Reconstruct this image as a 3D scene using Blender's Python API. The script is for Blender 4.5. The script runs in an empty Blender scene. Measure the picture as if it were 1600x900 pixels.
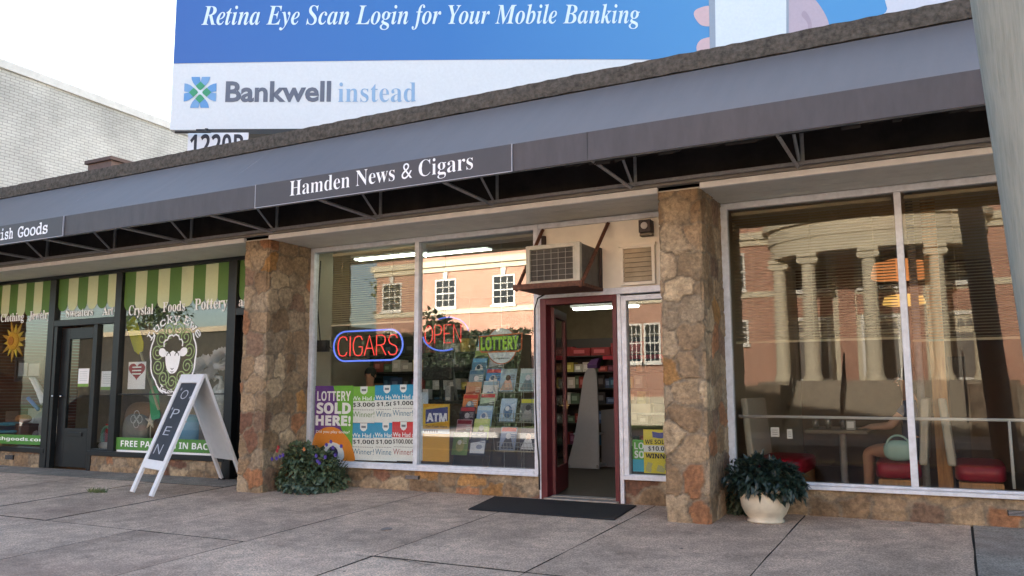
import bpy, bmesh, math, random
import numpy as np
from mathutils import Vector, Matrix
random.seed(7)
sc = bpy.context.scene
COL = sc.collection
R_ = math.radians
# ------------------------------------------------------------------ camera
AX = Vector((0.88361564, -0.06176384, -0.46412135))   # world axes seen from the camera (x right, y down, z forward)
AY = Vector((0.46819637, 0.10820617, 0.87697411))
AZ = Vector((-0.00394449, -0.99220797, 0.12453027))
EYE = Vector((0.0, -8.391, 1.15)); FPX = 1300.0
cam_d = bpy.data.cameras.new('camera'); cam = bpy.data.objects.new('camera', cam_d); COL.objects.link(cam)
cam_d.sensor_width = 36.0; cam_d.lens = 36.0 * FPX / 1600.0
cam_d.clip_start = 0.05; cam_d.clip_end = 3000
mw = Matrix(((AX.x, -AX.y, -AX.z, EYE.x), (AY.x, -AY.y, -AY.z, EYE.y), (AZ.x, -AZ.y, -AZ.z, EYE.z), (0, 0, 0, 1)))
cam.matrix_world = mw
sc.camera = cam
# ------------------------------------------------------------------ sky, sun, exposure
SUN_EL, SUN_AZ = 18.0, -4.0                              # low behind the shops
world = bpy.data.worlds.new('World'); sc.world = world; world.use_nodes = True
wn = world.node_tree
sky = wn.nodes.new('ShaderNodeTexSky'); sky.sky_type = 'NISHITA'; sky.sun_disc = False
sky.sun_elevation = R_(SUN_EL); sky.sun_rotation = R_(SUN_AZ); sky.air_density = 1.0; sky.dust_density = 2.0; sky.ozone_density = 1.0
bg = wn.nodes['Background']; wn.links.new(sky.outputs[0], bg.inputs[0]); bg.inputs[1].default_value = 0.12
sun_d = bpy.data.lights.new('sun', 'SUN'); sun = bpy.data.objects.new('sun', sun_d); COL.objects.link(sun)
sun_d.energy = 5.0; sun_d.angle = R_(0.5); sun_d.color = (1.0, 0.90, 0.78)
sv = Vector((math.sin(R_(SUN_AZ)) * math.cos(R_(SUN_EL)), math.cos(R_(SUN_AZ)) * math.cos(R_(SUN_EL)), math.sin(R_(SUN_EL))))
sun.rotation_euler = sv.to_track_quat('Z', 'Y').to_euler(); sun.location = (12, 30, 25)
sc.view_settings.view_transform = 'Standard'; sc.view_settings.look = 'None'
sc.view_settings.exposure = 2.4; sc.view_settings.gamma = 1.0
sc.cycles.use_denoising = True
sc.cycles.max_bounces = 7; sc.cycles.diffuse_bounces = 3; sc.cycles.glossy_bounces = 3
sc.cycles.transparent_max_bounces = 16; sc.cycles.transmission_bounces = 4
sc.cycles.sample_clamp_indirect = 6.0

# ------------------------------------------------------------------ measuring: a pixel of the photograph on a known plane
def ray(px, py):
    v = Vector((px - 800.0, py - 450.0, FPX)); return Vector((AX.dot(v), AY.dot(v), AZ.dot(v)))
def P(px, py, y=0.0):
    d = ray(px, py); t = (y - EYE.y) / d.y; return EYE + d * t
def PZ(px, py, z): d = ray(px, py); return EYE + d * ((z - EYE.z) / d.z)
SLOPE = 0.04
def G(px, py):                                            # on the sloping pavement
    d = ray(px, py); t = (SLOPE * EYE.y - EYE.z) / (d.z - SLOPE * d.y); return EYE + d * t
def gz(y): return SLOPE * max(y, -5.3) if y < 0 else 0.0

# ------------------------------------------------------------------ materials
MATS = {}
def nodes(name):
    m = bpy.data.materials.new(name); m.use_nodes = True
    nt = m.node_tree; return m, nt, nt.nodes['Principled BSDF']
def sstr(n, t, v):
    if t in n.inputs: n.inputs[t].default_value = v
def mat(name, col, rough=0.6, metal=0.0, var=0.12, vs=6.0, bump=0.0, bs=60.0, spec=0.4, emit=None, es=0.0, stretch=None):
    if name in MATS: return MATS[name]
    m, nt, p = nodes(name)
    p.inputs['Roughness'].default_value = rough; p.inputs['Metallic'].default_value = metal
    sstr(p, 'Specular IOR Level', spec)
    tc = nt.nodes.new('ShaderNodeTexCoord'); vec = tc.outputs['Object']
    if stretch:
        mp = nt.nodes.new('ShaderNodeMapping'); mp.inputs['Scale'].default_value = stretch
        nt.links.new(vec, mp.inputs[0]); vec = mp.outputs[0]
    if var > 0:
        nz = nt.nodes.new('ShaderNodeTexNoise'); nz.inputs['Scale'].default_value = vs; nz.inputs['Detail'].default_value = 6
        nz.inputs['Roughness'].default_value = 0.65
        nt.links.new(vec, nz.inputs['Vector'])
        mr = nt.nodes.new('ShaderNodeMapRange'); mr.inputs[1].default_value = 0.3; mr.inputs[2].default_value = 0.7
        nt.links.new(nz.outputs[0], mr.inputs[0])
        mx = nt.nodes.new('ShaderNodeMix'); mx.data_type = 'RGBA'
        a = tuple(min(1, c * (1 - var)) for c in col); b = tuple(min(1, c * (1 + var)) for c in col)
        mx.inputs[6].default_value = (*a, 1); mx.inputs[7].default_value = (*b, 1)
        nt.links.new(mr.outputs[0], mx.inputs[0]); nt.links.new(mx.outputs[2], p.inputs['Base Color'])
    else:
        p.inputs['Base Color'].default_value = (*col, 1)
    if bump > 0:
        n2 = nt.nodes.new('ShaderNodeTexNoise'); n2.inputs['Scale'].default_value = bs; n2.inputs['Detail'].default_value = 5
        nt.links.new(vec, n2.inputs['Vector'])
        bp = nt.nodes.new('ShaderNodeBump'); bp.inputs['Strength'].default_value = bump; bp.inputs['Distance'].default_value = 0.01
        nt.links.new(n2.outputs[0], bp.inputs['Height']); nt.links.new(bp.outputs[0], p.inputs['Normal'])
    if emit:
        p.inputs['Emission Color'].default_value = (*emit, 1); p.inputs['Emission Strength'].default_value = es
    MATS[name] = m; return m
def srgb(r, g, b):
    f = lambda c: (c / 255 / 12.92) if c / 255 <= 0.04045 else ((c / 255 + 0.055) / 1.055) ** 2.4
    return (f(r), f(g), f(b))
def ink(r, g, b, rough=0.55):                             # a printed or painted colour
    return mat('ink %d %d %d' % (r, g, b), srgb(r, g, b), rough, var=0.04, vs=20)
def ramp(nt, fac, stops):
    r = nt.nodes.new('ShaderNodeValToRGB'); e = r.color_ramp.elements
    while len(e) > 1: e.remove(e[-1])
    e[0].position = stops[0][0]; e[0].color = (*stops[0][1], 1)
    for pos, c in stops[1:]:
        k = e.new(pos); k.color = (*c, 1)
    nt.links.new(fac, r.inputs[0]); return r
def stone_mat(name):
    """fieldstone: the hue of each stone is a mesh attribute, the grain is procedural"""
    m, nt, p = nodes(name); L = nt.links
    tc = nt.nodes.new('ShaderNodeTexCoord'); at = nt.nodes.new('ShaderNodeAttribute'); at.attribute_name = 'stone'
    n2 = nt.nodes.new('ShaderNodeTexNoise'); n2.inputs['Scale'].default_value = 21; n2.inputs['Detail'].default_value = 10; n2.inputs['Roughness'].default_value = 0.72
    L.new(tc.outputs['Object'], n2.inputs['Vector'])
    c2 = ramp(nt, n2.outputs[0], [(0.32, (0.42, 0.41, 0.40)), (0.5, (0.95, 0.94, 0.92)), (0.67, (1.55, 1.50, 1.42))])
    n3 = nt.nodes.new('ShaderNodeTexNoise'); n3.inputs['Scale'].default_value = 4.5; n3.inputs['Detail'].default_value = 6; L.new(tc.outputs['Object'], n3.inputs['Vector'])
    c3 = ramp(nt, n3.outputs[0], [(0.34, (0.72, 0.68, 0.64)), (0.62, (1.12, 1.1, 1.08))])
    cur = at.outputs['Color']
    for r in (c2, c3):
        mu = nt.nodes.new('ShaderNodeMix'); mu.data_type = 'RGBA'; mu.blend_type = 'MULTIPLY'; mu.inputs[0].default_value = 0.85
        L.new(cur, mu.inputs[6]); L.new(r.outputs[0], mu.inputs[7]); cur = mu.outputs[2]
    L.new(cur, p.inputs['Base Color']); p.inputs['Roughness'].default_value = 0.85
    bp = nt.nodes.new('ShaderNodeBump'); bp.inputs['Strength'].default_value = 0.9; bp.inputs['Distance'].default_value = 0.018
    L.new(n2.outputs[0], bp.inputs['Height']); L.new(bp.outputs[0], p.inputs['Normal'])
    return m
def brick_mat(name, c1, c2, mortar, axis, bw=0.21, bh=0.07, bump=0.5, dirt=0.25):
    m, nt, p = nodes(name); L = nt.links
    tc = nt.nodes.new('ShaderNodeTexCoord'); sx = nt.nodes.new('ShaderNodeSeparateXYZ'); L.new(tc.outputs['Object'], sx.inputs[0])
    cb = nt.nodes.new('ShaderNodeCombineXYZ'); L.new(sx.outputs[axis], cb.inputs[0]); L.new(sx.outputs[2], cb.inputs[1])
    b = nt.nodes.new('ShaderNodeTexBrick'); L.new(cb.outputs[0], b.inputs['Vector'])
    b.inputs['Scale'].default_value = 1.0; b.inputs['Brick Width'].default_value = bw; b.inputs['Row Height'].default_value = bh
    b.inputs['Mortar Size'].default_value = 0.006; b.inputs['Mortar Smooth'].default_value = 0.3
    b.inputs['Color1'].default_value = (*c1, 1); b.inputs['Color2'].default_value = (*c2, 1); b.inputs['Mortar'].default_value = (*mortar, 1)
    nz = nt.nodes.new('ShaderNodeTexNoise'); nz.inputs['Scale'].default_value = 0.9; nz.inputs['Detail'].default_value = 8; L.new(tc.outputs['Object'], nz.inputs['Vector'])
    c = ramp(nt, nz.outputs[0], [(0.3, (1 - dirt,) * 3), (0.65, (1.05,) * 3)])
    mu = nt.nodes.new('ShaderNodeMix'); mu.data_type = 'RGBA'; mu.blend_type = 'MULTIPLY'; mu.inputs[0].default_value = 1
    L.new(b.outputs['Color'], mu.inputs[6]); L.new(c.outputs[0], mu.inputs[7]); L.new(mu.outputs[2], p.inputs['Base Color'])
    iv = nt.nodes.new('ShaderNodeMath'); iv.operation = 'SUBTRACT'; iv.inputs[0].default_value = 1; L.new(b.outputs['Fac'], iv.inputs[1])
    bp = nt.nodes.new('ShaderNodeBump'); bp.inputs['Strength'].default_value = bump; bp.inputs['Distance'].default_value = 0.008
    L.new(iv.outputs[0], bp.inputs['Height']); L.new(bp.outputs[0], p.inputs['Normal']); p.inputs['Roughness'].default_value = 0.8
    return m
def glass_mat(name, f0, tint=(0.93, 0.95, 0.94)):
    m = bpy.data.materials.new(name); m.use_nodes = True; nt = m.node_tree; L = nt.links
    nt.nodes.remove(nt.nodes['Principled BSDF']); out = nt.nodes['Material Output']
    tr = nt.nodes.new('ShaderNodeBsdfTransparent'); tr.inputs[0].default_value = (*tint, 1)
    gl = nt.nodes.new('ShaderNodeBsdfGlossy'); gl.inputs['Roughness'].default_value = 0.0; gl.inputs[0].default_value = (1, 1, 1, 1)
    lw = nt.nodes.new('ShaderNodeLayerWeight'); lw.inputs[0].default_value = 0.5
    pw = nt.nodes.new('ShaderNodeMath'); pw.operation = 'POWER'; pw.inputs[1].default_value = 5; L.new(lw.outputs['Facing'], pw.inputs[0])
    ma = nt.nodes.new('ShaderNodeMath'); ma.operation = 'MULTIPLY_ADD'; ma.inputs[1].default_value = 1 - f0; ma.inputs[2].default_value = f0; L.new(pw.outputs[0], ma.inputs[0])
    # very slight waviness of old plate glass
    tc = nt.nodes.new('ShaderNodeTexCoord'); nz = nt.nodes.new('ShaderNodeTexNoise'); nz.inputs['Scale'].default_value = 0.9; nz.inputs['Detail'].default_value = 1; L.new(tc.outputs['Object'], nz.inputs['Vector'])
    bp = nt.nodes.new('ShaderNodeBump'); bp.inputs['Strength'].default_value = 0.03; bp.inputs['Distance'].default_value = 0.01; L.new(nz.outputs[0], bp.inputs['Height']); L.new(bp.outputs[0], gl.inputs['Normal'])
    mx = nt.nodes.new('ShaderNodeMixShader'); L.new(ma.outputs[0], mx.inputs[0]); L.new(tr.outputs[0], mx.inputs[1]); L.new(gl.outputs[0], mx.inputs[2])
    L.new(mx.outputs[0], out.inputs[0]); return m
def leaf_mat(name, c1, c2, rough=0.5):
    m, nt, p = nodes(name); L = nt.links
    g = nt.nodes.new('ShaderNodeNewGeometry')
    c = ramp(nt, g.outputs['Random Per Island'], [(0.0, c1), (1.0, c2)]); L.new(c.outputs[0], p.inputs['Base Color'])
    p.inputs['Roughness'].default_value = rough; return m
def slab_mat(name, c1, c2):
    m, nt, p = nodes(name); L = nt.links
    g = nt.nodes.new('ShaderNodeNewGeometry'); tc = nt.nodes.new('ShaderNodeTexCoord')
    c = ramp(nt, g.outputs['Random Per Island'], [(0.0, c1), (1.0, c2)])
    def nz(s, d, lo, hi, a, b):
        n = nt.nodes.new('ShaderNodeTexNoise'); n.inputs['Scale'].default_value = s; n.inputs['Detail'].default_value = d; n.inputs['Roughness'].default_value = 0.7
        L.new(tc.outputs['Object'], n.inputs['Vector']); return n, ramp(nt, n.outputs[0], [(lo, (a,) * 3), (hi, (b,) * 3)])
    cur = c.outputs[0]; big, r1 = nz(0.7, 7, 0.36, 0.66, 0.62, 1.16); fine, r2 = nz(75, 3, 0.38, 0.64, 0.55, 1.45); mid, r3 = nz(6, 9, 0.34, 0.66, 0.74, 1.18)
    for r in (r1, r2, r3):
        mu = nt.nodes.new('ShaderNodeMix'); mu.data_type = 'RGBA'; mu.blend_type = 'MULTIPLY'; mu.inputs[0].default_value = 1
        L.new(cur, mu.inputs[6]); L.new(r.outputs[0], mu.inputs[7]); cur = mu.outputs[2]
    # rusty streaks
    st = nt.nodes.new('ShaderNodeTexNoise'); st.inputs['Scale'].default_value = 0.55; st.inputs['Detail'].default_value = 4; L.new(tc.outputs['Object'], st.inputs['Vector'])
    sr = ramp(nt, st.outputs[0], [(0.56, (0, 0, 0)), (0.72, (0.45,) * 3)])
    mx = nt.nodes.new('ShaderNodeMix'); mx.data_type = 'RGBA'; L.new(sr.outputs[0], mx.inputs[0]); L.new(cur, mx.inputs[6]); mx.inputs[7].default_value = (*srgb(140, 112, 98), 1)
    L.new(mx.outputs[2], p.inputs['Base Color']); p.inputs['Roughness'].default_value = 0.85
    bp = nt.nodes.new('ShaderNodeBump'); bp.inputs['Strength'].default_value = 0.35; bp.inputs['Distance'].default_value = 0.004; L.new(fine.outputs[0], bp.inputs['Height']); L.new(bp.outputs[0], p.inputs['Normal'])
    return m

# ------------------------------------------------------------------ mesh building
class MB:
    def __init__(s): s.bm = bmesh.new(); s.M = Matrix(); s.mi = 0
    def v(s, co): return s.bm.verts.new(s.M @ Vector(co))
    def face(s, vs):
        try: f = s.bm.faces.new(vs)
        except ValueError: return None
        f.material_index = s.mi; return f
    def quad(s, a, b, c, d): return s.face([s.v(a), s.v(b), s.v(c), s.v(d)])
    def poly(s, pts): return s.face([s.v(p) for p in pts])
    def box(s, x0, x1, y0, y1, z0, z1):
        p = [s.v((x, y, z)) for z in (z0, z1) for x, y in ((x0, y0), (x1, y0), (x1, y1), (x0, y1))]
        for q in ((3, 2, 1, 0), (4, 5, 6, 7), (0, 1, 5, 4), (1, 2, 6, 5), (2, 3, 7, 6), (3, 0, 4, 7)): s.face([p[i] for i in q])
        return s
    def hexa(s, b, t):                                    # bottom 4 points, top 4 points
        p = [s.v(c) for c in list(b) + list(t)]
        for q in ((3, 2, 1, 0), (4, 5, 6, 7), (0, 1, 5, 4), (1, 2, 6, 5), (2, 3, 7, 6), (3, 0, 4, 7)): s.face([p[i] for i in q])
        return s
    def prism(s, pts, a, b, axis='y'):                    # a 2-D outline pushed along an axis
        def mk(p, t):
            return {'y': (p[0], t, p[1]), 'x': (t, p[0], p[1]), 'z': (p[0], p[1], t)}[axis]
        A = [s.v(mk(p, a)) for p in pts]; B = [s.v(mk(p, b)) for p in pts]; n = len(pts)
        s.face(A); s.face(B[::-1])
        for i in range(n): s.face([A[i], B[i], B[(i + 1) % n], A[(i + 1) % n]])
        return s
    def tube(s, pts, r, n=8, closed=False, cap=True):
        pts = [Vector(p) for p in pts]; rs = r if isinstance(r, (list, tuple)) else [r] * len(pts); rings = []
        for i, p in enumerate(pts):
            a = pts[i - 1] if (i or closed) else p; b = pts[(i + 1) % len(pts)] if (i < len(pts) - 1 or closed) else p
            t = (b - a).normalized() if (b - a).length > 1e-9 else Vector((0, 0, 1))
            u = t.cross(Vector((0.13, 0.31, 0.94))); 
            if u.length < 1e-3: u = t.cross(Vector((1, 0, 0)))
            u.normalize(); w = t.cross(u)
            rings.append([s.v(p + (u * math.cos(2 * math.pi * k / n) + w * math.sin(2 * math.pi * k / n)) * rs[i]) for k in range(n)])
        m = len(rings)
        for i in range(m if closed else m - 1):
            A, B = rings[i], rings[(i + 1) % m]
            for k in range(n): s.face([A[k], A[(k + 1) % n], B[(k + 1) % n], B[k]])
        if cap and not closed: s.face(rings[0][::-1]); s.face(rings[-1])
        return s
    def bar(s, a, b, w, h=None):                          # a square bar between two points
        return s.tube([a, b], w * 0.7071, 4)
    def lathe(s, prof, c=(0, 0, 0), n=24, a0=0.0, a1=2 * math.pi):
        full = abs(a1 - a0 - 2 * math.pi) < 1e-6; k = n if full else n + 1; rings = []
        for r, z in prof:
            rings.append([s.v((c[0] + r * math.cos(a0 + (a1 - a0) * i / n), c[1] + r * math.sin(a0 + (a1 - a0) * i / n), c[2] + z)) for i in range(k)])
        for A, B in zip(rings, rings[1:]):
            for i in range(n): s.face([A[i], A[(i + 1) % k], B[(i + 1) % k], B[i]])
        if full: s.face(rings[0][::-1]); s.face(rings[-1])
        return s
    def disc(s, c, r, y, n=24, ry=None):                  # flat disc in a plane facing -Y
        ry = ry or r
        return s.poly([(c[0] + r * math.cos(2 * math.pi * i / n), y, c[1] + ry * math.sin(2 * math.pi * i / n)) for i in range(n)])
    def ball(s, c, r, seg=10, rings=7):
        rr = r if isinstance(r, (list, tuple)) else (r, r, r)
        R = []
        for j in range(1, rings):
            t = math.pi * j / rings
            R.append([s.v((c[0] + rr[0] * math.sin(t) * math.cos(2 * math.pi * i / seg), c[1] + rr[1] * math.sin(t) * math.sin(2 * math.pi * i / seg), c[2] + rr[2] * math.cos(t))) for i in range(seg)])
        top = s.v((c[0], c[1], c[2] + rr[2])); bot = s.v((c[0], c[1], c[2] - rr[2]))
        for i in range(seg):
            s.face([top, R[0][i], R[0][(i + 1) % seg]]); s.face([bot, R[-1][(i + 1) % seg], R[-1][i]])
        for A, B in zip(R, R[1:]):
            for i in range(seg): s.face([A[i], B[i], B[(i + 1) % seg], A[(i + 1) % seg]])
        return s
    def ribbon(s, pts, w, y):                             # a flat stroke in a plane facing -Y
        pts = [Vector((p[0], p[1])) for p in pts]; L_, R2 = [], []
        for i, p in enumerate(pts):
            t = (pts[min(i + 1, len(pts) - 1)] - pts[max(i - 1, 0)]).normalized(); n = Vector((-t.y, t.x)) * w / 2
            L_.append(s.v((p.x + n.x, y, p.y + n.y))); R2.append(s.v((p.x - n.x, y, p.y - n.y)))
        for i in range(len(pts) - 1): s.face([L_[i], L_[i + 1], R2[i + 1], R2[i]])
        return s
    def grid(s, f, nu, nv):
        V = [[s.v(f(i / nu, j / nv)) for j in range(nv + 1)] for i in range(nu + 1)]
        for i in range(nu):
            for j in range(nv): s.face([V[i][j], V[i + 1][j], V[i + 1][j + 1], V[i][j + 1]])
        return s
    def text(s, body, o, u, v, w=None, h=None, kind=None, off=0.0, depth=0.002, align='l', arc=None, sp=1.0):
        vs, fs = text_mesh(body, kind, off, sp)
        u = Vector(u).normalized(); v = Vector(v).normalized(); n = u.cross(v)
        xs = [c[0] for c in vs]; ys = [c[1] for c in vs]; x0, x1 = min(xs), max(xs); y0, y1 = min(ys), max(ys)
        if h is None: sx = sy = w / (x1 - x0)
        elif w is None: sx = sy = h / (y1 - y0)
        else: sx, sy = w / (x1 - x0), h / (y1 - y0)
        dx = 0 if align == 'l' else (-(x1 - x0) * sx / 2 if align == 'c' else -(x1 - x0) * sx)
        o = Vector(o); V = []
        for c in vs:
            a, b = (c[0] - x0) * sx + dx, (c[1] - y0) * sy
            if arc:                                        # arc = radius: bent over a circle round o
                t = a / arc; a, b = math.sin(t) * (arc + b), math.cos(t) * (arc + b)
            V.append(s.v(o + u * a + v * b + n * (c[2] * depth)))
        for f in fs: s.face([V[i] for i in f])
        return s
    def build(s, name, m, parent=None, smooth=False, bev=0.0, kind=None, merge=False):
        if merge: bmesh.ops.remove_doubles(s.bm, verts=s.bm.verts, dist=1e-5)
        bmesh.ops.recalc_face_normals(s.bm, faces=s.bm.faces)
        me = bpy.data.meshes.new(name); s.bm.to_mesh(me); s.bm.free()
        for k in (m if isinstance(m, (list, tuple)) else [m]): me.materials.append(k)
        if smooth: me.polygons.foreach_set('use_smooth', [True] * len(me.polygons))
        o = bpy.data.objects.new(name, me); COL.objects.link(o)
        if bev:
            b = o.modifiers.new('bevel', 'BEVEL'); b.width = bev; b.segments = 2; b.limit_method = 'ANGLE'; b.angle_limit = R_(40)
        if parent is not None: adopt(o, parent)
        if kind: o['kind'] = kind
        return o
TEXTS = {}; KEEP = []
def mathify(s, kind):
    up, lo, dg = {'b': (0x1D400, 0x1D41A, 0x1D7CE), 'i': (0x1D434, 0x1D44E, None), 'bi': (0x1D468, 0x1D482, None), 'sb': (0x1D5D4, 0x1D5EE, 0x1D7EC), 'scr': (0x1D4D0, 0x1D4EA, None), 'mono': (0x1D670, 0x1D68A, 0x1D7F6)}[kind]
    o = ''
    for c in s:
        if 'A' <= c <= 'Z': o += chr(up + ord(c) - 65)
        elif 'a' <= c <= 'z': o += chr(0x210E) if kind == 'i' and c == 'h' else chr(lo + ord(c) - 97)
        elif c.isdigit() and dg: o += chr(dg + ord(c) - 48)
        else: o += c
    return o
def text_mesh(body, kind, off, sp):
    k = (body, kind, off, sp)
    if k not in TEXTS:
        c = bpy.data.curves.new('letters', 'FONT'); c.body = mathify(body, kind) if kind else body
        c.size = 1.0; c.offset = off; c.extrude = 0.5; c.resolution_u = 3; c.space_character = sp
        t = bpy.data.objects.new('letters', c)
        me = bpy.data.meshes.new_from_object(t)
        TEXTS[k] = ([tuple(v.co) for v in me.vertices], [tuple(p.vertices) for p in me.polygons])
        bpy.data.meshes.remove(me); KEEP.append((t, c))
    return TEXTS[k]
def base_of(o):
    p = Vector(o.location)
    q = o.parent
    while q is not None: p = p + Vector(q.location) if q.type == 'EMPTY' else p; q = q.parent
    return p
def adopt(o, parent):
    o.parent = parent
    root = parent
    while root.parent is not None: root = root.parent
    if parent.parent is None and parent.type == 'EMPTY': o.matrix_parent_inverse = Matrix.Translation(-Vector(parent.location))
def tag(o, label, cat=None, group=None, kind=None):
    if label: o['label'] = label
    if cat: o['category'] = cat
    if group: o['group'] = group
    if kind: o['kind'] = kind
    return o
def thing(name, label, cat, loc=(0, 0, 0), group=None):
    o = bpy.data.objects.new(name, None); COL.objects.link(o); o.location = loc; o.empty_display_size = 0.1
    return tag(o, label, cat, group)
def one(mb, name, m, label, cat, group=None, **k): return tag(mb.build(name, m, None, **k), label, cat, group)
def clone(root, offset, label=None):                      # a thing with copies of its parts and sub-parts
    c = root.copy(); COL.objects.link(c); c.location = Vector(root.location) + Vector(offset)
    if label: c['label'] = label
    for ch in list(root.children):
        d = ch.copy(); COL.objects.link(d); d.parent = c
        for g in list(ch.children):
            e = g.copy(); COL.objects.link(e); e.parent = d
    return c
UX, UZ = (1, 0, 0), (0, 0, 1)
def fat(b, body, o, *a, k=.006, **kw):                    # heavier lettering: three passes a few millimetres apart
    for i, (dx, dz) in enumerate(((0, 0), (k, k * .3))): b.text(body, (o[0] + dx, o[1] - .0015 * i, o[2] + dz), *a, **kw)
# ------------------------------------------------------------------ palette
WHITE = mat('white paint', (0.72, 0.73, 0.74), 0.45, var=0.05, vs=9)
ALU = mat('weathered aluminium', srgb(202, 207, 214), 0.42, metal=0.1, var=0.16, vs=14, bump=0.08, bs=40)
BLACKFRAME = mat('black frame paint', (0.012, 0.013, 0.014), 0.38, var=0.25, vs=8)
CREAM = mat('cream painted panel', srgb(222, 216, 200), 0.6, var=0.10, vs=2.5, bump=0.05, bs=30)
SOFFIT = mat('soffit boards', srgb(212, 208, 196), 0.6, var=0.08, vs=4)
TRIM = mat('white trim strip', srgb(240, 238, 232), 0.5, var=0.08, vs=6)
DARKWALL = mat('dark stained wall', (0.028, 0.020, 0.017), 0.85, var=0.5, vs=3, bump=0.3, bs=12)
COPING = mat('rough concrete coping', srgb(80, 75, 69), 0.9, var=0.55, vs=22, bump=1.0, bs=45)
ROOFING = mat('tar roofing', (0.05, 0.05, 0.05), 0.9, var=0.2)
STONE = stone_mat('fieldstone')
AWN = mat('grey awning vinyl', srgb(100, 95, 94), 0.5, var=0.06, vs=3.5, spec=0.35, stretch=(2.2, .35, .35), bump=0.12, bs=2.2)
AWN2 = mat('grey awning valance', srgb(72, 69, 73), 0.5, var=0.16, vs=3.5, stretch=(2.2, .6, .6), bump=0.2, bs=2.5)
STEEL = mat('galvanised steel', srgb(150, 150, 152), 0.5, metal=0.3, var=0.2, vs=20)
RED = mat('red door paint', srgb(88, 28, 36), 0.45, var=0.2, vs=7, bump=0.05, bs=30)
BLACK = mat('black plastic', (0.012, 0.012, 0.013), 0.4, var=0.1)
RUBBER = mat('black rubber mat', (0.012, 0.012, 0.014), 0.75, var=0.3, vs=30, bump=0.6, bs=160)
RUST = mat('rusty steel', srgb(96, 62, 46), 0.8, var=0.4, vs=24, bump=0.4, bs=60)
PAPER = ink(232, 232, 230)
CLEAR = glass_mat('shop glass', 0.045, (.86, .88, .87))
TINT = glass_mat('tinted diner glass', 0.031, (.82, .82, .79))
BRIGHT = glass_mat('reflective shop glass', 0.15, (0.88, 0.90, 0.90))
DIM = glass_mat('dull shop glass', 0.04, (.93, .94, .92))
GIFT = glass_mat('gift shop glass', 0.075, (.92, .93, .92))
# ------------------------------------------------------------------ the setting: ground, road, pavement
def sheet(name, x0, x1, y0, y1, z, m, label=None):
    b = MB(); b.quad((x0, y0, z), (x1, y0, z), (x1, y1, z), (x0, y1, z)); o = b.build(name, m, kind='structure')
    if label: o['label'] = label
    return o
ASPHALT = mat('asphalt', (0.055, 0.055, 0.057), 0.85, var=0.3, vs=3, bump=0.6, bs=120)
sheet('ground', -900, 900, -900, 900, -0.42, mat('far ground', (0.09, 0.095, 0.07), 0.9, var=0.3, vs=0.2), 'flat ground round the street')
sheet('road', -220, 220, -16.2, -5.45, -0.345, ASPHALT, 'grey asphalt road in front of the shops')
b = MB()
for y in (-10.55, -10.80): b.quad((-200, y - .06, -.341), (200, y - .06, -.341), (200, y + .06, -.341), (-200, y + .06, -.341))
b.build('road_markings', ink(190, 160, 70), kind='structure')
b = MB(); b.box(-200, 200, -5.45, -5.30, -0.41, -0.213); b.box(-200, 200, -16.35, -16.2, -0.41, -0.17)
b.build('kerb', mat('granite kerb', (0.3, 0.29, 0.28), 0.8, var=0.2, vs=20), bev=0.012, kind='structure')
sheet('sidewalk_far', -200, 200, -19.5, -16.35, -0.172, slab_mat('far concrete', srgb(150, 142, 134), srgb(160, 150, 142)), 'pavement across the street')
sheet('lawn', -200, 200, -60, -19.5, -0.175, mat('lawn grass', (0.05, 0.08, 0.02), 0.9, var=0.4, vs=2), 'lawn across the street')
SL1 = slab_mat('pink grey concrete', srgb(187, 162, 141), srgb(210, 184, 161)); SL2 = slab_mat('blue grey concrete', srgb(146, 138, 127), srgb(158, 149, 137))
b = MB(); b.quad((-40, -5.3, gz(-5.3) - .012), (40, -5.3, gz(-5.3) - .008), (40, 0.0, -.012), (-40, 0.0, -.012)); b.build('sidewalk_bed', mat('joint dirt', (0.055, 0.048, 0.04), 0.95, var=0.4, vs=30), kind='structure')
def slab(b, x0, x1, y0, y1, g=0.006, skew=0.0):
    def wob(a): return a + random.uniform(-.004, .004)
    def ed(x, ya, yb, n): return [(wob(x) + skew * -(ya + (yb - ya) * i / n), ya + (yb - ya) * i / n) for i in range(n + 1)]
    n = 8
    A = ed(x0 + g, y0 + g * 1.5, y1 - g * 1.5, n); B = ed(x1 - g, y0 + g * 1.5, y1 - g * 1.5, n)
    m = 10
    bot = [(A[0][0] + (B[0][0] - A[0][0]) * i / m, wob(y0 + g * 1.5)) for i in range(1, m)]; top = [(A[-1][0] + (B[-1][0] - A[-1][0]) * i / m, wob(y1 - g * 1.5)) for i in range(1, m)]
    ring = A[:1] + bot + B + top[::-1] + A[:0:-1]
    dz = random.uniform(-.003, .003)
    T = [b.v((x, y, gz(y) + dz)) for x, y in ring]; U = [b.v((x, y, gz(y) - .026)) for x, y in ring]
    b.face(T)
    km = b.mi; b.mi = 2
    for i in range(len(ring)): b.face([T[i], U[i], U[(i + 1) % len(ring)], T[(i + 1) % len(ring)]])
    b.mi = km
b = MB(); xs = [-16.5, -15.1, -13.7, -12.35, -11.0, -9.62, -8.25, -6.87, -5.50, -4.12, -2.78, -1.32, 0.045]
for x0, x1 in zip(xs, xs[1:]):
    b.mi = 0
    wide = x1 <= -8.2
    yb = -0.60 if wide else 0.0
    if wide and int(round(x0 * 10)) % 2 == 0: b.mi = 1 if x0 < -20 else 0
    for y0, y1 in ((-5.3, -2.95), (-2.95, yb)): slab(b, x0, x1, y0, y1, g=0.004 if x1 in (-4.12,) else (0.0055 if x1 > -2 else 0.009))
    if wide: b.mi = 1; slab(b, x0, x1, -0.60, 0.0, g=0.003)
b.mi = 1
for x0, x1 in ((0.05, 1.5), (1.5, 2.9), (2.9, 4.3), (4.3, 5.7), (5.7, 7.2)): slab(b, x0, x1, -5.3, 0.0, g=.007)
b.mi = 0
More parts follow.
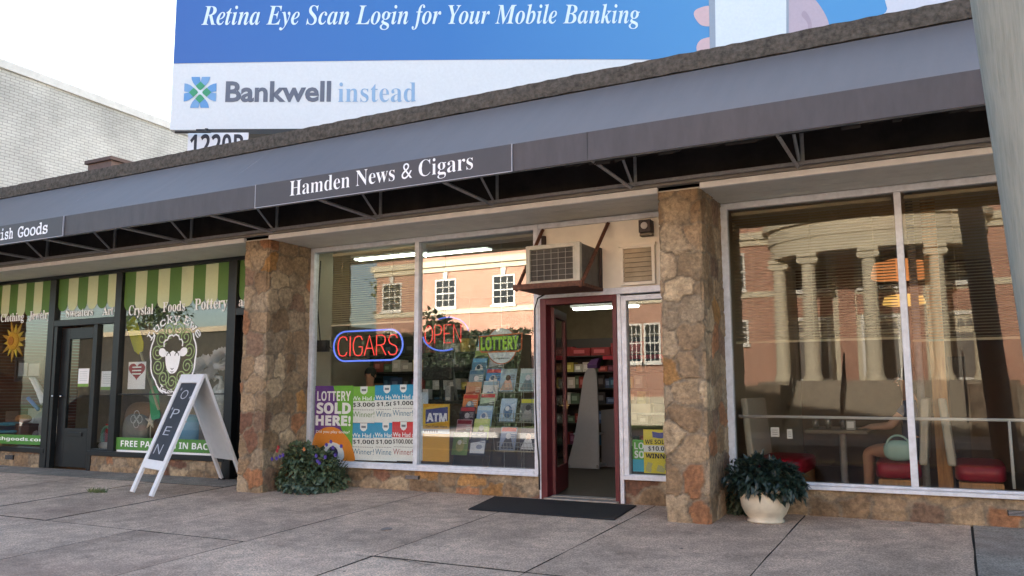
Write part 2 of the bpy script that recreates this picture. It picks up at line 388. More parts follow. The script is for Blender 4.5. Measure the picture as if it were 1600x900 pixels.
for x in range(-39, -17, 2): slab(b, x - .5, x + 1.5, -5.3, 0)
for x in range(8, 38, 2): slab(b, x - .8, x + 1.2, -5.3, 0)
tag(b.build('sidewalk', [SL1, SL2, mat('joint dirt', (0.055, 0.048, 0.04))], kind='structure'), 'worn pinkish concrete pavement with cracked joints')
# cracks
b = MB()
def crack(pts, w):
    L2 = []
    for (xa, ya), (xb, yb) in zip(pts, pts[1:]):
        for i in range(6):
            t = i / 6; L2.append((xa + (xb - xa) * t + random.uniform(-.02, .02), ya + (yb - ya) * t + random.uniform(-.02, .02)))
    L2.append(pts[-1])
    A = []; B2 = []
    for i, (x, y) in enumerate(L2):
        ww = w * random.uniform(.4, 1.2); A.append(b.v((x, y - ww, gz(y) + .0055))); B2.append(b.v((x, y + ww, gz(y) + .0055)))
    for i in range(len(L2) - 1): b.face([A[i], A[i + 1], B2[i + 1], B2[i]])
g = [G(*p) for p in ((935, 842), (985, 830), (1032, 818))]; crack([(q.x, q.y) for q in g], .006)
g = [G(*p) for p in ((0, 829), (60, 816), (100, 808), (160, 796))]; crack([(q.x, q.y) for q in g], .008)
g = [G(*p) for p in ((560, 868), (620, 875), (680, 884))]; crack([(q.x, q.y) for q in g], .006)
g = [G(*p) for p in ((420, 795), (470, 800), (510, 801))]; crack([(q.x, q.y) for q in g], .005)
b.build('sidewalk_crack', mat('crack dirt', (0.035, 0.03, 0.026), 0.95, var=0.3), kind='structure')
b = MB()
for i in range(44):                                       # trodden gum and oil spots
    x, y = random.uniform(-11, 3), random.uniform(-4.6, -.2); r = random.uniform(.006, .018) if i % 6 else random.uniform(.03, .07)
    if -4.7 < x < -2.8 and y > -1.0: continue
    n_ = 9; b.mi = 0 if i % 6 else 1
    b.poly([(x + r * random.uniform(.7, 1.1) * math.cos(6.283 * k / n_), y + r * random.uniform(.7, 1.1) * math.sin(6.283 * k / n_), gz(y) + r * math.sin(6.283 * k / n_) * SLOPE + .0062) for k in range(n_)])
b.build('sidewalk_spot', [mat('old gum', (.11, .095, .085), .8), mat('oil spot', (.24, .20, .175), .8, var=.3)], kind='structure')
# ------------------------------------------------------------------ the shop row
PF = -0.80                                                # front plane of the pillars
row = thing('shop_building', 'low flat-roofed shop row with stone pillars and large display windows', 'building', (-5, 0.5, 0))
XL, XR = -18.4, 3.55
PALETTE = [((150, 131, 104), 5), ((134, 113, 87), 4), ((164, 147, 121), 5), ((142, 122, 96), 5), ((150, 108, 76), 1.5), ((122, 100, 82), 1.6), ((152, 137, 114), 4), ((160, 122, 74), 1.3), ((118, 86, 68), 1.1), ((172, 155, 127), 2)]
rng = np.random.default_rng(11)
def waves(p, f, seed):
    r = np.random.default_rng(seed); o = np.zeros(len(p))
    for k in range(7):
        d = r.normal(size=3); d /= np.linalg.norm(d); o += np.sin(p @ d * f * r.uniform(.6, 1.9) + r.uniform(0, 6.28))
    return o / 2.6
def stone_block(x0, x1, y0, y1, z0, z1, cw, ch, step, parent, relief=.012, arris=.02, name='stone_pillar'):
    """a masonry block: fitted fieldstones standing slightly proud of flush mortar"""
    per = [(x0, y1), (x0, y0), (x1, y0), (x1, y1)]; U = []; Pxy = []; N = []; C = []
    u = 0.0
    for (ax, ay), (bx, by) in zip(per, per[1:]):
        ln = math.hypot(bx - ax, by - ay); k = max(2, int(ln / step)); nx_, ny_ = (by - ay) / ln, -(bx - ax) / ln
        for i in range(k + (1 if (bx, by) == per[-1] else 0)):
            t = i / k; U.append(u + ln * t); Pxy.append((ax + (bx - ax) * t, ay + (by - ay) * t)); corner = i == 0 and len(U) > 1
            if corner: px_, py_ = N[-1]; q = math.hypot(px_ + nx_, py_ + ny_); N.append(((px_ + nx_) / q, (py_ + ny_) / q)); C.append(1)
            else: N.append((nx_, ny_)); C.append(0)
        N[-1] = N[-1]; u += ln
    # keep the plain face normal for following points
    nz = max(3, int((z1 - z0) / step)); nu = len(U); U = np.array(U); Z = np.linspace(z0, z1, nz + 1)
    Pxy = np.array(Pxy); N = np.array(N); C = np.array(C)
    uu = np.repeat(U[:, None], nz + 1, 1).ravel(); zz = np.repeat(Z[None], nu, 0).ravel()
    P3 = np.stack([np.repeat(Pxy[:, :1], nz + 1, 1).ravel(), np.repeat(Pxy[:, 1:], nz + 1, 1).ravel(), zz], 1); N3 = np.repeat(N[:, None], nz + 1, 1).reshape(-1, 2); C3 = np.repeat(C[:, None], nz + 1, 1).ravel()
    sd = int(abs(x0 * 97)) % 1000
    wu = uu + .035 * waves(P3, 9, sd) + .013 * waves(P3, 34, sd + 1); wz = zz + .032 * waves(P3, 9, sd + 2) + .012 * waves(P3, 36, sd + 3)
    cs = []; row_ = 0; z = z0 - ch
    while z < z1 + ch:
        h = ch * rng.uniform(.7, 1.35); x = -cw * rng.uniform(.2, 1)
        while x < u + cw: w = cw * rng.uniform(.55, 1.5); cs.append((x + w / 2, z + h / 2 + rng.uniform(-.25, .25) * ch)); x += w
        z += h
    cs = np.array(cs); best = np.full(len(uu), 1e9); sec = np.full(len(uu), 1e9); idx = np.zeros(len(uu), int)
    for i, (a, b_) in enumerate(cs):
        du = np.abs(wu - a) / cw * ch; dz = np.abs(wz - b_); d = (du ** 2.6 + dz ** 2.6) ** (1 / 2.6); m = d < best
        sec = np.where(m, best, np.minimum(sec, d)); idx = np.where(m, i, idx); best = np.where(m, d, best)
    edge = sec - best; k = np.clip((edge - .010) / .018, 0, 1); k = k * k * (3 - 2 * k)
    tone = rng.choice(len(PALETTE), size=len(cs), p=np.array([w for _, w in PALETTE]) / sum(w for _, w in PALETTE)); prou = rng.uniform(.3, 1, size=len(cs)); lum = rng.uniform(.82, 1.16, size=len(cs))
    pal = np.array([srgb(*c) for c, _ in PALETTE]); mort = np.array(srgb(128, 116, 98))
    col = mort[None] * (1 - k[:, None]) + (pal[tone[idx]] * lum[idx][:, None]) * k[:, None]
    disp = k * relief * prou[idx] + .0022 * waves(P3, 60, sd + 4) + .0014 * waves(P3, 150, sd + 6); disp = disp - C3 * arris * (.55 + .45 * waves(P3, 16, sd + 5))
    P3[:, 0] += N3[:, 0] * disp; P3[:, 1] += N3[:, 1] * disp
    n1 = nz + 1; F = [(i * n1 + j, (i + 1) * n1 + j, (i + 1) * n1 + j + 1, i * n1 + j + 1) for i in range(nu - 1) for j in range(nz)]
    F.append(tuple(i * n1 + nz for i in range(nu)))
    me = bpy.data.meshes.new(name); me.from_pydata(P3.tolist(), [], F); me.update()
    a = me.color_attributes.new('stone', 'FLOAT_COLOR', 'POINT'); a.data.foreach_set('color', np.concatenate([col, np.ones((len(col), 1))], 1).astype(np.float32).ravel())
    me.materials.append(STONE); o = bpy.data.objects.new(name, me); COL.objects.link(o); adopt(o, parent); return o
for x0, x1 in ((-15.25, -14.85), (-7.82, -7.43), (-2.415, -2.02), (3.0, 3.4)):
    stone_block(x0, x1, PF, 0.06, -0.06, 3.05, .27, .235, .016, row, relief=.016)
for x0, x1, zt in ((-18.2, -15.25, .225), (-14.85, -12.80, .225), (-11.74, -8.86, .225), (-7.42, -4.09, .245), (-3.10, -2.42, .245), (-2.01, 2.99, .235)):
    stone_block(x0, x1, -.03, .22, -.05, zt, .30, .17, .018, row, relief=.007, arris=.004, name='stone_base')
# soffit of grooved boards, its front strip and the ledge over it
b = MB()
n = 8
for i in range(n):
    y0 = PF + 0.035 + i * (0.82 / n); b.box(XL, XR, y0, y0 + 0.82 / n - 0.008, 3.052 + .001 * (i % 2), 3.075)
b.build('soffit', SOFFIT, row)
b = MB()
for x0, x1 in ((XL, -15.26), (-14.84, -7.83), (-7.42, -2.425), (-2.01, 3.0)): b.box(x0, x1, PF - .025, PF + .02, 3.045, 3.10)
b.build('soffit_trim', TRIM, row, bev=.004)
b = MB(); b.box(XL, XR, PF - .05, PF + .03, 3.104, 3.125); b.box(XL, XR, PF - .035, PF + .03, 3.127, 3.165); b.build('ledge', mat('grey ledge', srgb(140, 134, 124), .6, var=.15), row)
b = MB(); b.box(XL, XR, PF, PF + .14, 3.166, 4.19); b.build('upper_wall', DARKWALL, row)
b = MB(); 
def cope(u, v):
    x = XL + (XR - XL) * u; prof = [(-0.03, 4.19), (-.075, 4.19), (-.08, 4.28), (-.075, 4.365), (-.03, 4.372), (.3, 4.372), (.3, 4.19)]
    k = v * (len(prof) - 1); i = min(int(k), len(prof) - 2); t = k - i
    y = prof[i][0] + (prof[i + 1][0] - prof[i][0]) * t; z = prof[i][1] + (prof[i + 1][1] - prof[i][1]) * t
    return (x, PF + y + random.uniform(-.003, .003), z + random.uniform(-.005, .005))
b.grid(cope, 300, 12); b.build('coping', COPING, row)
b = MB(); b.box(XL, XR, PF + .15, 9.0, 4.05, 4.185); b.build('roof', ROOFING, row)
# walls: ends, back, partitions; one interior per shop
WALLIN = mat('shop wall paint', srgb(170, 162, 142), .8, var=.06, vs=2)
b = MB(); b.box(XL, XL + .2, PF + .1, 9.0, -.3, 4.05); b.box(XR - .15, XR, .1, 9.0, -.3, 4.05); b.box(XL, XR, 9.0, 9.2, -.3, 4.3)
b.build('outer_wall', brick_mat('back brick', srgb(130, 80, 62), srgb(120, 72, 58), srgb(150, 140, 130), 0), row)
for x0, x1, y1_ in ((-8.93, -8.83, 9.0), (-7.76, -7.50, .50), (-2.36, -2.16, 9.0)): b = MB(); b.box(x0, x1, .07, y1_, -.2, 4.04); b.build('partition_wall', WALLIN, row)
b = MB(); b.box(-18.2, -8.93, 4.2, 4.3, 0, 3.3); b.build('interior_wall', mat('gift shop back wall', srgb(120, 116, 104), .8), row)
b = MB(); b.box(-8.83, -2.36, 6.4, 6.5, 0, 3.3); b.build('interior_wall', mat('news shop back wall', srgb(120, 104, 82), .8), row)
b = MB(); b.box(-2.16, 3.4, 5.4, 5.5, 0, 3.3); b.build('interior_wall', mat('diner back wall', srgb(96, 74, 56), .8), row)
for x0, x1, m in ((-18.2, -8.93, mat('gift shop floor', srgb(120, 96, 72), .5, var=.2)), (-8.83, -2.36, mat('news shop floor tile', srgb(74, 60, 50), .65, var=.15, vs=8)), (-2.16, 3.4, mat('diner floor', srgb(92, 66, 50), .4, var=.2))):
    b = MB(); b.box(x0, x1, .23, 9.0, -.1, 0.012); b.build('interior_floor', m, row)
    b = MB(); b.box(x0, x1, .20, 9.0, 3.08, 3.16); b.build('interior_ceiling', mat('ceiling tile', srgb(190, 186, 174), .8, var=.05), row)
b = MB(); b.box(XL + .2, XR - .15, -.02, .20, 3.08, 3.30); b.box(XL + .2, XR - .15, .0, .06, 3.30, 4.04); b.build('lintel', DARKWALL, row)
# --- window frames and panes
def frame_bars(b, x0, x1, z0, z1, w, y0=-.045, y1=.05): # outer ring
    b.box(x0, x0 + w, y0, y1, z0, z1); b.box(x1 - w, x1, y0, y1, z0, z1)
    b.box(x0 + w, x1 - w, y0, y1, z0, z0 + w); b.box(x0 + w, x1 - w, y0, y1, z1 - w, z1)
def pane(parent, m, x0, x1, z0, z1, y=0.0):
    b = MB(); b.box(x0, x1, y, y + .006, z0, z1); return b.build('pane', m, parent)
# gift shop, black frames
b = MB(); b.box(-14.8, -8.74, -.05, .05, 3.0, 3.05); b.box(-14.8, -12.80, -.06, .06, .226, .30); b.box(-11.74, -8.86, -.06, .06, .226, .30)
for x0, x1, z0 in ((-14.8, -14.72, .302), (-12.90, -12.745, .0), (-11.285, -11.145, .302), (-8.905, -8.745, -.0)): b.box(x0, x1, -.052, .052, z0, 2.998)
b.box(-12.744, -11.286, -.05, .05, 2.225, 2.325); b.box(-8.744, -7.83, -.05, .05, 2.225, 2.325); b.box(-8.744, -7.83, -.05, .05, 3.0, 3.05)
b.box(-11.75, -11.66, -.05, .05, 0.0, 2.223); b.box(-11.658, -11.286, -.05, .05, .30, .33); b.box(-11.144, -8.906, -.02, .03, 1.135, 1.155)
gf = b.build('window_frame', BLACKFRAME, row, bev=.005); gf['label'] = 'black gift shop window frame'
for x0, x1, z0, z1 in ((-14.72, -12.90, .30, 3.0), (-12.745, -11.285, 2.325, 3.0), (-11.66, -11.285, .33, 2.225), (-11.145, -8.905, .30, 3.0), (-8.745, -7.83, 2.325, 3.0)): pane(gf, GIFT, x0, x1, z0, z1)
# news shop
b = MB(); frame_bars(b, -7.42, -4.085, .246, 3.045, .06); b.box(-5.765, -5.705, -.045, .05, .307, 2.984)
b.box(-7.36, -4.145, -.075, -.047, .246, .29); b.box(-7.42, -4.085, -.085, -.05, .236, .262)
nf = b.build('window_frame', ALU, row, bev=.004); nf['label'] = 'grey aluminium news shop window frame'
pane(nf, DIM, -7.36, -5.765, .306, 2.985); pane(nf, BRIGHT, -5.705, -4.145, .306, 2.985)
b = MB(); frame_bars(b, -3.105, -2.42, .246, 2.17, .055); b.box(-3.10, -2.42, -.075, -.047, .248, .29)
sf = b.build('window_frame', ALU, row, bev=.004); sf['label'] = 'narrow side window frame by the red door'
pane(sf, CLEAR, -3.05, -2.475, .30, 2.115)
# diner
b = MB(); frame_bars(b, -2.015, 2.99, .236, 3.048, .065); b.box(-.405, -.345, -.045, .05, .302, 2.982); b.box(-2.0, 2.98, -.085, -.047, .24, .275)
b.box(-2.0, 2.98, -.06, -.046, .279, .29)
df = b.build('window_frame', ALU, row, bev=.004); df['label'] = 'wide aluminium diner window frame'
pane(df, TINT, -1.95, -.405, .301, 2.983); pane(df, TINT, -.345, 2.925, .301, 2.983)
b = MB(); frame_bars(b, -18.2, -15.26, .226, 3.048, .065); b.box(-16.75, -16.68, -.045, .05, .292, 2.982); ef = b.build('window_frame', ALU, row, bev=.004); pane(ef, CLEAR, -18.13, -16.75, .292, 2.983); pane(ef, CLEAR, -16.68, -15.33, .292, 2.983)
# cream panel above the red door, its trims
b = MB(); b.box(-4.08, -2.42, -.02, .05, 2.262, 2.985); b.build('door_panel', CREAM, row)
b = MB(); b.box(-4.083, -4.035, -.04, .045, .246, 2.985); b.box(-4.083, -2.42, -.045, .04, 2.986, 3.046); b.box(-4.03, -2.42, -.05, .045, 2.19, 2.26); b.box(-3.15, -3.107, -.05, .05, .0, 2.188)
b.box(-4.083, -4.06, -.05, .04, .0, .244); b.build('door_surround', ALU, row, bev=.004)
b = MB(); b.box(-4.058, -3.985, -.06, .08, .0, 2.188); b.box(-3.20, -3.152, -.06, .08, .0, 2.188); b.box(-3.984, -3.201, -.06, .08, 2.115, 2.188); rf = b.build('door_frame', RED, row, bev=.004)
b = MB(); b.box(-4.0, -3.16, -.13, .22, -.03, .022); b.box(-3.97, -3.18, .0, .10, .023, .035); b.build('threshold', mat('worn concrete sill', srgb(150, 142, 132), .8, var=.25, vs=12, bump=.4), row, bev=.006)
# the red door stands open into the shop
b = MB(); a = R_(104); c, s_ = math.cos(a), math.sin(a)
b.M = Matrix(((c, -s_, 0, -3.975), (s_, c, 0, .085), (0, 0, 1, 0), (0, 0, 0, 1)))
b.box(0, .10, -.022, .022, .03, 2.10); b.box(.70, .80, -.022, .022, .03, 2.10); b.box(.10, .70, -.022, .022, .03, .32); b.box(.10, .70, -.022, .022, 2.0, 2.10)
M0 = b.M.copy(); rd = b.build('door', RED, row, bev=.003); rd['label'] = 'red shop door standing open'
b = MB(); b.M = M0; b.box(.10, .70, -.003, .003, .32, 2.0); b.build('pane', glass_mat('door glass', .05, (.75, .77, .76)), rd)
b = MB(); b.M = M0; b.box(.735, .765, -.03, -.023, .95, 1.05); b.box(.74, .76, -.05, -.031, .99, 1.0); b.box(.74, .76, .023, .035, .99, 1.01); b.build('handle', mat('brass', srgb(170, 150, 110), .35, metal=.9), rd)
# gift shop door (black, shut)
b = MB(); b.box(-12.743, -12.66, -.04, .05, .0, 2.223); b.box(-12.655, -12.46, .05, .10, .02, 2.2); b.box(-11.90, -11.755, .05, .10, .02, 2.2); b.box(-12.46, -11.90, .05, .10, .02, .62); b.box(-12.46, -11.90, .05, .10, 2.02, 2.2)
b.box(-12.35, -12.02, .035, .05, .50, .56)
gd = b.build('door', BLACKFRAME, row, bev=.004); gd['label'] = 'black glazed gift shop door'
b = MB(); b.box(-12.46, -11.90, .07, .076, .62, 2.02); b.build('pane', CLEAR, gd)
b = MB(); b.tube([(-12.57, .05, 1.12), (-12.57, .0, 1.12)], .018, 10); b.tube([(-12.57, .0, 1.12), (-12.50, -.01, 1.12)], .012, 8); b.ball((-12.66, -.05, 1.12), .02); b.build('handle', mat('chrome', (.7, .7, .7), .2, metal=1), gd, smooth=True)
# open doorway beside the pillar: near-black walls paint in its unlit depth
b = MB(); b.box(-8.82, -8.745, .07, .45, .013, 2.3); b.box(-8.82, -7.765, .45, .50, .013, 3.07); b.build('passage_wall', mat('painted passage shade', (.01, .01, .01), .8), row)
# little air vents in the stone base
for (xa, za), (xb, zb) in (((P(637, 738).x, .135), (P(658, 745).x, .175)), ((P(1573, 790).x, .10), (P(1573, 790).x + .30, .145)), ((P(13, 709).x, .10), (P(25, 716).x, .17))):
    b = MB(); b.box(xa, xb, -.052, -.03, za, zb); v = b.build('air_vent', mat('vent dark', (.02, .02, .02), .6), row)
    b = MB()
    for i in range(4): b.box(xa + .008, xb - .008, -.058, -.050, za + .004 + i * (zb - za) / 4, za + .004 + i * (zb - za) / 4 + .004)
    b.build('grille', STEEL, v)
# ------------------------------------------------------------------ awning
VY = -1.86
aw = thing('shop_awning', 'long slate-grey sloping awning with shop names on its valance', 'awning', (-6, -1.3, 3.15))
AL, AR = -18.3, 3.4
b = MB()
def canopy(u, v):
    x = AL + (AR - AL) * u; sag = -.018 * math.sin(math.pi * v) * (0.6 + .4 * math.sin(x * 2.3))
    return (x, -.885 + (VY + .885) * v, 4.17 + (3.402 - 4.17) * v + sag)
b.grid(canopy, 120, 8); cn = b.build('canopy', AWN, aw)
sd = cn.modifiers.new('thick', 'SOLIDIFY'); sd.thickness = .006; sd.offset = -1
b = MB()
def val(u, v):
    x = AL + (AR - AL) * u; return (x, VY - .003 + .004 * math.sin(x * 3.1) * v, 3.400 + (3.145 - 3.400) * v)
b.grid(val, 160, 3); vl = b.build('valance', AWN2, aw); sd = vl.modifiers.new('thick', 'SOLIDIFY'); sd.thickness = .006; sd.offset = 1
b = MB(); b.box(AL, AR, VY + .012, VY + .042, 3.145, 3.175); b.box(AL, AR, VY + .012, VY + .042, 3.36, 3.39); b.box(AL, AR, -.90, -.87, 3.13, 3.16) ; b.build('rail', STEEL, aw)
for xs_ in (-17.9, -16.4, -14.95, -13.4, -11.88, -10.36, -8.83, -7.33, -5.75, -4.22, -2.68, -1.12, .45, 2.0):
    b = MB(); b.bar((xs_, PF - .02, 3.125), (xs_, VY + .03, 3.155), .026); b.bar((xs_ + .02, PF - .03, 3.13), (xs_ + .02, VY + .38, 3.62), .022); b.bar((xs_ + .04, PF - .02, 3.13), (xs_ + .04, PF - .02, 4.1), .03)
    b.bar((xs_, VY + .03, 3.16), (xs_, VY + .03, 3.38), .026); b.bar((xs_, VY + .03, 3.38), (xs_, -.9, 4.13), .026)
    b.build('bracket', STEEL, aw)
b = MB()
x = -3.3
while x < 3.2:
    w = random.uniform(.05, .16); h = random.uniform(.008, .045); b.quad((x, VY + .06, 3.16), (x + w, VY + .06, 3.16), (x + w, VY + .075, 3.16 - h * random.uniform(.5, 1)), (x, VY + .07, 3.16 - h)); x += w * .9
b.build('torn_lining', mat('torn lining', (.014, .014, .016), .9), aw)
b = MB(); xs_ = P(918, 205, VY).x; b.box(xs_ - .003, xs_ + .003, VY - .013, VY - .002, 3.15, 3.40); 
for xs_ in (): b.hexa([(xs_ - .004, -.89, 4.168), (xs_ + .004, -.89, 4.168), (xs_ + .004, VY, 3.404), (xs_ - .004, VY, 3.404)], [(xs_ - .004, -.887, 4.176), (xs_ + .004, -.887, 4.176), (xs_ + .004, VY + .003, 3.412), (xs_ - .004, VY + .003, 3.412)])
b.build('seam', mat('seam', (.03, .03, .035), .7), aw)
def sign_panel(x0, x1, label):
    b = MB(); b.box(x0, x1, VY - .022, VY - .012, 3.146, 3.398); o = b.build('sign_panel', mat('sign panel grey', srgb(70, 69, 74), .5, var=.05), aw); o['label'] = label
    b = MB(); t = .007
    b.box(x0, x1, VY - .026, VY - .0225, 3.139, 3.139 + t); b.box(x0 - t, x0, VY - .026, VY - .0115, 3.139, 3.40); b.box(x1, x1 + t, VY - .026, VY - .0115, 3.139, 3.40); b.build('border', ink(170, 170, 178), o)
    return o
pn = sign_panel(P(401, 327, VY).x, P(801, 271, VY).x, 'dark sign panel reading Hamden News & Cigars')
LET = ink(245, 246, 250)
b = MB(); xa, xb = P(453, 300, VY - .02).x, P(739, 260, VY - .02).x
b.text('Hamden News & Cigars', (xa, VY - .022, 3.171), UX, UZ, w=xb - xa, h=.21, kind='b', off=-.0095); b.build('lettering', LET, pn)
pn = sign_panel(P(102, 338, VY).x - 3.2, P(102, 338, VY).x, 'dark sign panel reading Irish Goods')
b = MB(); xb = P(74, 358, VY - .02).x; xa = P(28, 365, VY - .02).x
fat(b, 'Goods', (xa, VY - .022, 3.20), UX, UZ, w=xb - xa, h=.158, kind='mono', k=.010)
xi = P(20, 368, VY - .02).x; fat(b, 'Irish', (xi, VY - .022, 3.20), UX, UZ, h=.158, w=.46, kind='mono', align='r', k=.010)
b.build('lettering', LET, pn)
# ------------------------------------------------------------------ billboard on the roof
HD = Vector((-0.468, 0.884, 0)).normalized(); RT = Vector((HD.y, -HD.x, 0)); BC = Vector((0, -8.391, 0)) + HD * 14.0
bb = thing('billboard', 'huge blue and white bank advertising billboard standing on the roof', 'billboard', tuple(BC + RT * 1.4 + Vector((0, 0, 4.2))))
BM = Matrix(((RT.x, HD.x, 0, BC.x), (RT.y, HD.y, 0, BC.y), (0, 0, 1, 0), (0, 0, 0, 1)))   # local x along the board, y away, z up
U0, U1, Z0, Z1, ZM = -5.93, 8.75, 5.70, 8.75, 6.92
def BP(px, py):
    d = ray(px, py); t = 14.0 / d.dot(HD); q = EYE + d * t; return ((q - BC).dot(RT), q.z)
def bmb(): b = MB(); b.M = BM; return b
b = bmb(); b.box(U0, U1, .0, .25, Z0, Z1); b.build('board', ink(214, 218, 223), bb)
m, nt, p = nodes('billboard blue print'); tc = nt.nodes.new('ShaderNodeTexCoord'); sx = nt.nodes.new('ShaderNodeSeparateXYZ'); nt.links.new(tc.outputs['Object'], sx.inputs[0])
mr = nt.nodes.new('ShaderNodeMapRange'); mr.inputs[1].default_value = -12; mr.inputs[2].default_value = -3.0; nt.links.new(sx.outputs[0], mr.inputs[0])
cr = ramp(nt, mr.outputs[0], [(0, srgb(48, 96, 172)), (0.5, srgb(48, 114, 184)), (1, srgb(80, 146, 202))]); nt.links.new(cr.outputs[0], p.inputs['Base Color']); p.inputs['Roughness'].default_value = .5
b = bmb(); 
def band(u, v):
    x = U0 + .01 + (U1 - U0 - .02) * u; return (x, -.006, ZM - .02 + .05 * math.sin(math.pi * min(1, u * 1.25)) + (Z1 - ZM) * v)
b.grid(band, 40, 1); b.build('blue_field', m, bb)
b = bmb(); ux, uz = BP(315, 40); ux2, _ = BP(1000, 30); b.text('Retina Eye Scan Login for Your Mobile Banking', (ux, -.012, uz - .10), UX, UZ, w=ux2 - ux, h=.47, kind='bi', off=-.004, depth=.004); b.build('lettering', ink(214, 232, 246), bb)
b = bmb(); ux, uz = BP(352, 160); ux2, _ = BP(517, 158); b.text('Bankwell', (ux, -.006, uz), UX, UZ, w=ux2 - ux, h=.38, off=.028, depth=.004); b.build('lettering', ink(98, 104, 120), bb)
b = bmb(); ux, uz = BP(528, 160); ux2, _ = BP(650, 157); b.text('instead', (ux, -.006, uz), UX, UZ, w=ux2 - ux, h=.36, kind='b', off=-.007, depth=.004); b.build('lettering', ink(140, 172, 206), bb)
# the bank's flower emblem: eight petals round a white star
cx, cz = BP(313, 144.5); S = .29
b = bmb()
def petal(pts, mi, y):
    b.mi = mi; b.poly([(cx + p[0] * S, y, cz + p[1] * S) for p in pts])
def rot4(p, k):
    for _ in range(k): p = (-p[1], p[0])
    return p
for k in range(4):
    for sg in (1, -1):
        pts = [(.06, .97), (.57, .97), (.54, .80), (.45, .60), (.30, .41), (.0, .66)]
        petal([rot4((x * sg, y), k) for x, y in pts], 0 if sg > 0 else 1, -.008)
    petal([rot4(p, k) for p in ((0, .13), (.09, .18), (.29, .40), (0, .67), (-.29, .40), (-.09, .18))], 2, -.011)
b.mi = 3; b.poly([(cx + x * S, -.010, cz + y * S) for x, y in [(math.cos(i * math.pi / 4) * (.46 if i % 2 else .10), math.sin(i * math.pi / 4) * (.46 if i % 2 else .10)) for i in range(8)]])
b.build('emblem', [ink(116, 160, 206), ink(98, 150, 204), ink(62, 150, 112), ink(214, 224, 232)], bb)
# printed hand holding a phone
b = bmb()
def blob(pts, mi, y):
    b.mi = mi; b.poly([(*(lambda q: (q[0], y, q[1]))(BP(*p)),) for p in pts])
def smooth_loop(pts, k=6):
    out = []; n = len(pts)
    for i in range(n):
        p0, p1, p2, p3 = pts[i - 1], pts[i], pts[(i + 1) % n], pts[(i + 2) % n]
        for j in range(k):
            t = j / k; out.append(tuple(.5 * (2 * p1[a] + (p2[a] - p0[a]) * t + (2 * p0[a] - 5 * p1[a] + 4 * p2[a] - p3[a]) * t * t + (3 * p1[a] - p0[a] - 3 * p2[a] + p3[a]) * t ** 3) for a in (0, 1)))
    return out
blob(smooth_loop([(1084, 24), (1090, 14), (1112, 11), (1116, 38), (1096, 40)]), 0, -.012)
blob(smooth_loop([(1088, 74), (1096, 62), (1116, 60), (1120, 84), (1094, 86)]), 0, -.012)
blob([(1106, -60), (1118, -60), (1118, 90), (1109, 90)], 1, -.016); blob([(1116, -60), (1228, -60), (1228, 90), (1118, 90)], 2, -.018); blob([(1228, -60), (1232, -60), (1232, 70), (1228, 70)], 1, -.018)
blob(smooth_loop([(1222, -30), (1262, -10), (1284, 14), (1296, 44), (1290, 78), (1222, 78)]), 3, -.010)
blob(smooth_loop([(1262, 40), (1252, 24), (1258, 18), (1268, 38), (1264, 70), (1258, 70)]), 4, -.0125)
blob(smooth_loop([(1380, -20), (1386, 14), (1396, 40), (1700, 60), (1700, -60), (1390, -70)]), 5, -.010); b.build('picture', [ink(206, 176, 182), ink(150, 160, 176), ink(214, 222, 232), ink(184, 168, 182), ink(170, 153, 168), ink(204, 205, 218)], bb)
# steelwork: black catwalk, number board, posts
b = bmb(); b.box(U0 + .55, U1 - .3, -.25, .35, Z0 - .16, Z0 - .07); b.box(U0 + .55, U0 + .65, -.25, .3, 5.0, Z0 - .07)
for u in (-3.6, -.8, 2, 4.8, 7.6): b.box(u - .15, u + .15, .3, .6, 4.19, Z1 - .3)
b.tube([(U0 + .3, -.5, Z0 - .2), (U0 + .9, -.5, Z0 - .2)], .02); b.tube([(U0 + .75, -.3, 4.3), (U0 + .75, -.3, Z0 - .08)], .03); b.tube([BM.inverted() @ P(400, 212, 3.2), BM.inverted() @ P(400, 195, 3.2)], .015)
b.build('steelwork', BLACK, bb)
b = bmb(); ua, za = BP(305, 233); ub, _ = BP(393, 220); b.box(ua, ub + .05, -.34, -.31, za - .35, BP(305, 217)[1]); nb = b.build('number_board', ink(214, 216, 224), bb)
b = bmb(); ua, _ = BP(309, 230); ub, _ = BP(392, 230); zt = BP(309, 219)[1]; b.text('1220R', (ua, -.342, zt - .40), UX, UZ, w=ub - ua, h=.40, kind='sb', depth=.004); b.build('lettering', ink(36, 38, 52), nb)
# ------------------------------------------------------------------ white painted brick building beyond
wb = thing('white_brick_building', 'tall white-painted brick building behind the left end of the shops', 'building', (-26, 8, 0))
WBX = -18.5
WBM = brick_mat('white painted brick', srgb(206, 203, 196), srgb(196, 193, 186), srgb(146, 143, 138), 1, bump=.9, dirt=.30)
b = MB(); qa, qb = P(0,92), P(0,92)
def PX(px, py, x): d = ray(px, py); return EYE + d * ((x - EYE.x) / d.x)
qa, qb = PX(0, 92, WBX), PX(267, 192, WBX); sl = (qb.z - qa.z) / (qb.y - qa.y); zt = qa.z + sl * (-.6 - qa.y) - .2; ze = qa.z + sl * (18 - qa.y) - .2
b.hexa([(-34, -.6, -.3), (WBX, -.6, -.3), (WBX, 18, -.3), (-34, 18, -.3)], [(-34, -.6, zt), (WBX, -.6, zt), (WBX, 18, ze), (-34, 18, ze)]); b.build('wall', WBM, wb)
b = MB(); b.hexa([(-34.1, -.7, zt), (WBX + .06, -.7, zt), (WBX + .06, 18.1, ze), (-34.1, 18.1, ze)], [(-34.1, -.7, zt + .2), (WBX + .06, -.7, zt + .2), (WBX + .06, 18.1, ze + .2), (-34.1, 18.1, ze + .2)])
b.build('coping', mat('pale coping', srgb(206, 203, 198), .7, var=.1), wb, bev=.01)
ch = thing('roof_vent', 'small brown flat-capped vent box on the roof by the white wall', 'vent', tuple(P(170, 262, 2.0) - Vector((0, 0, .3))))
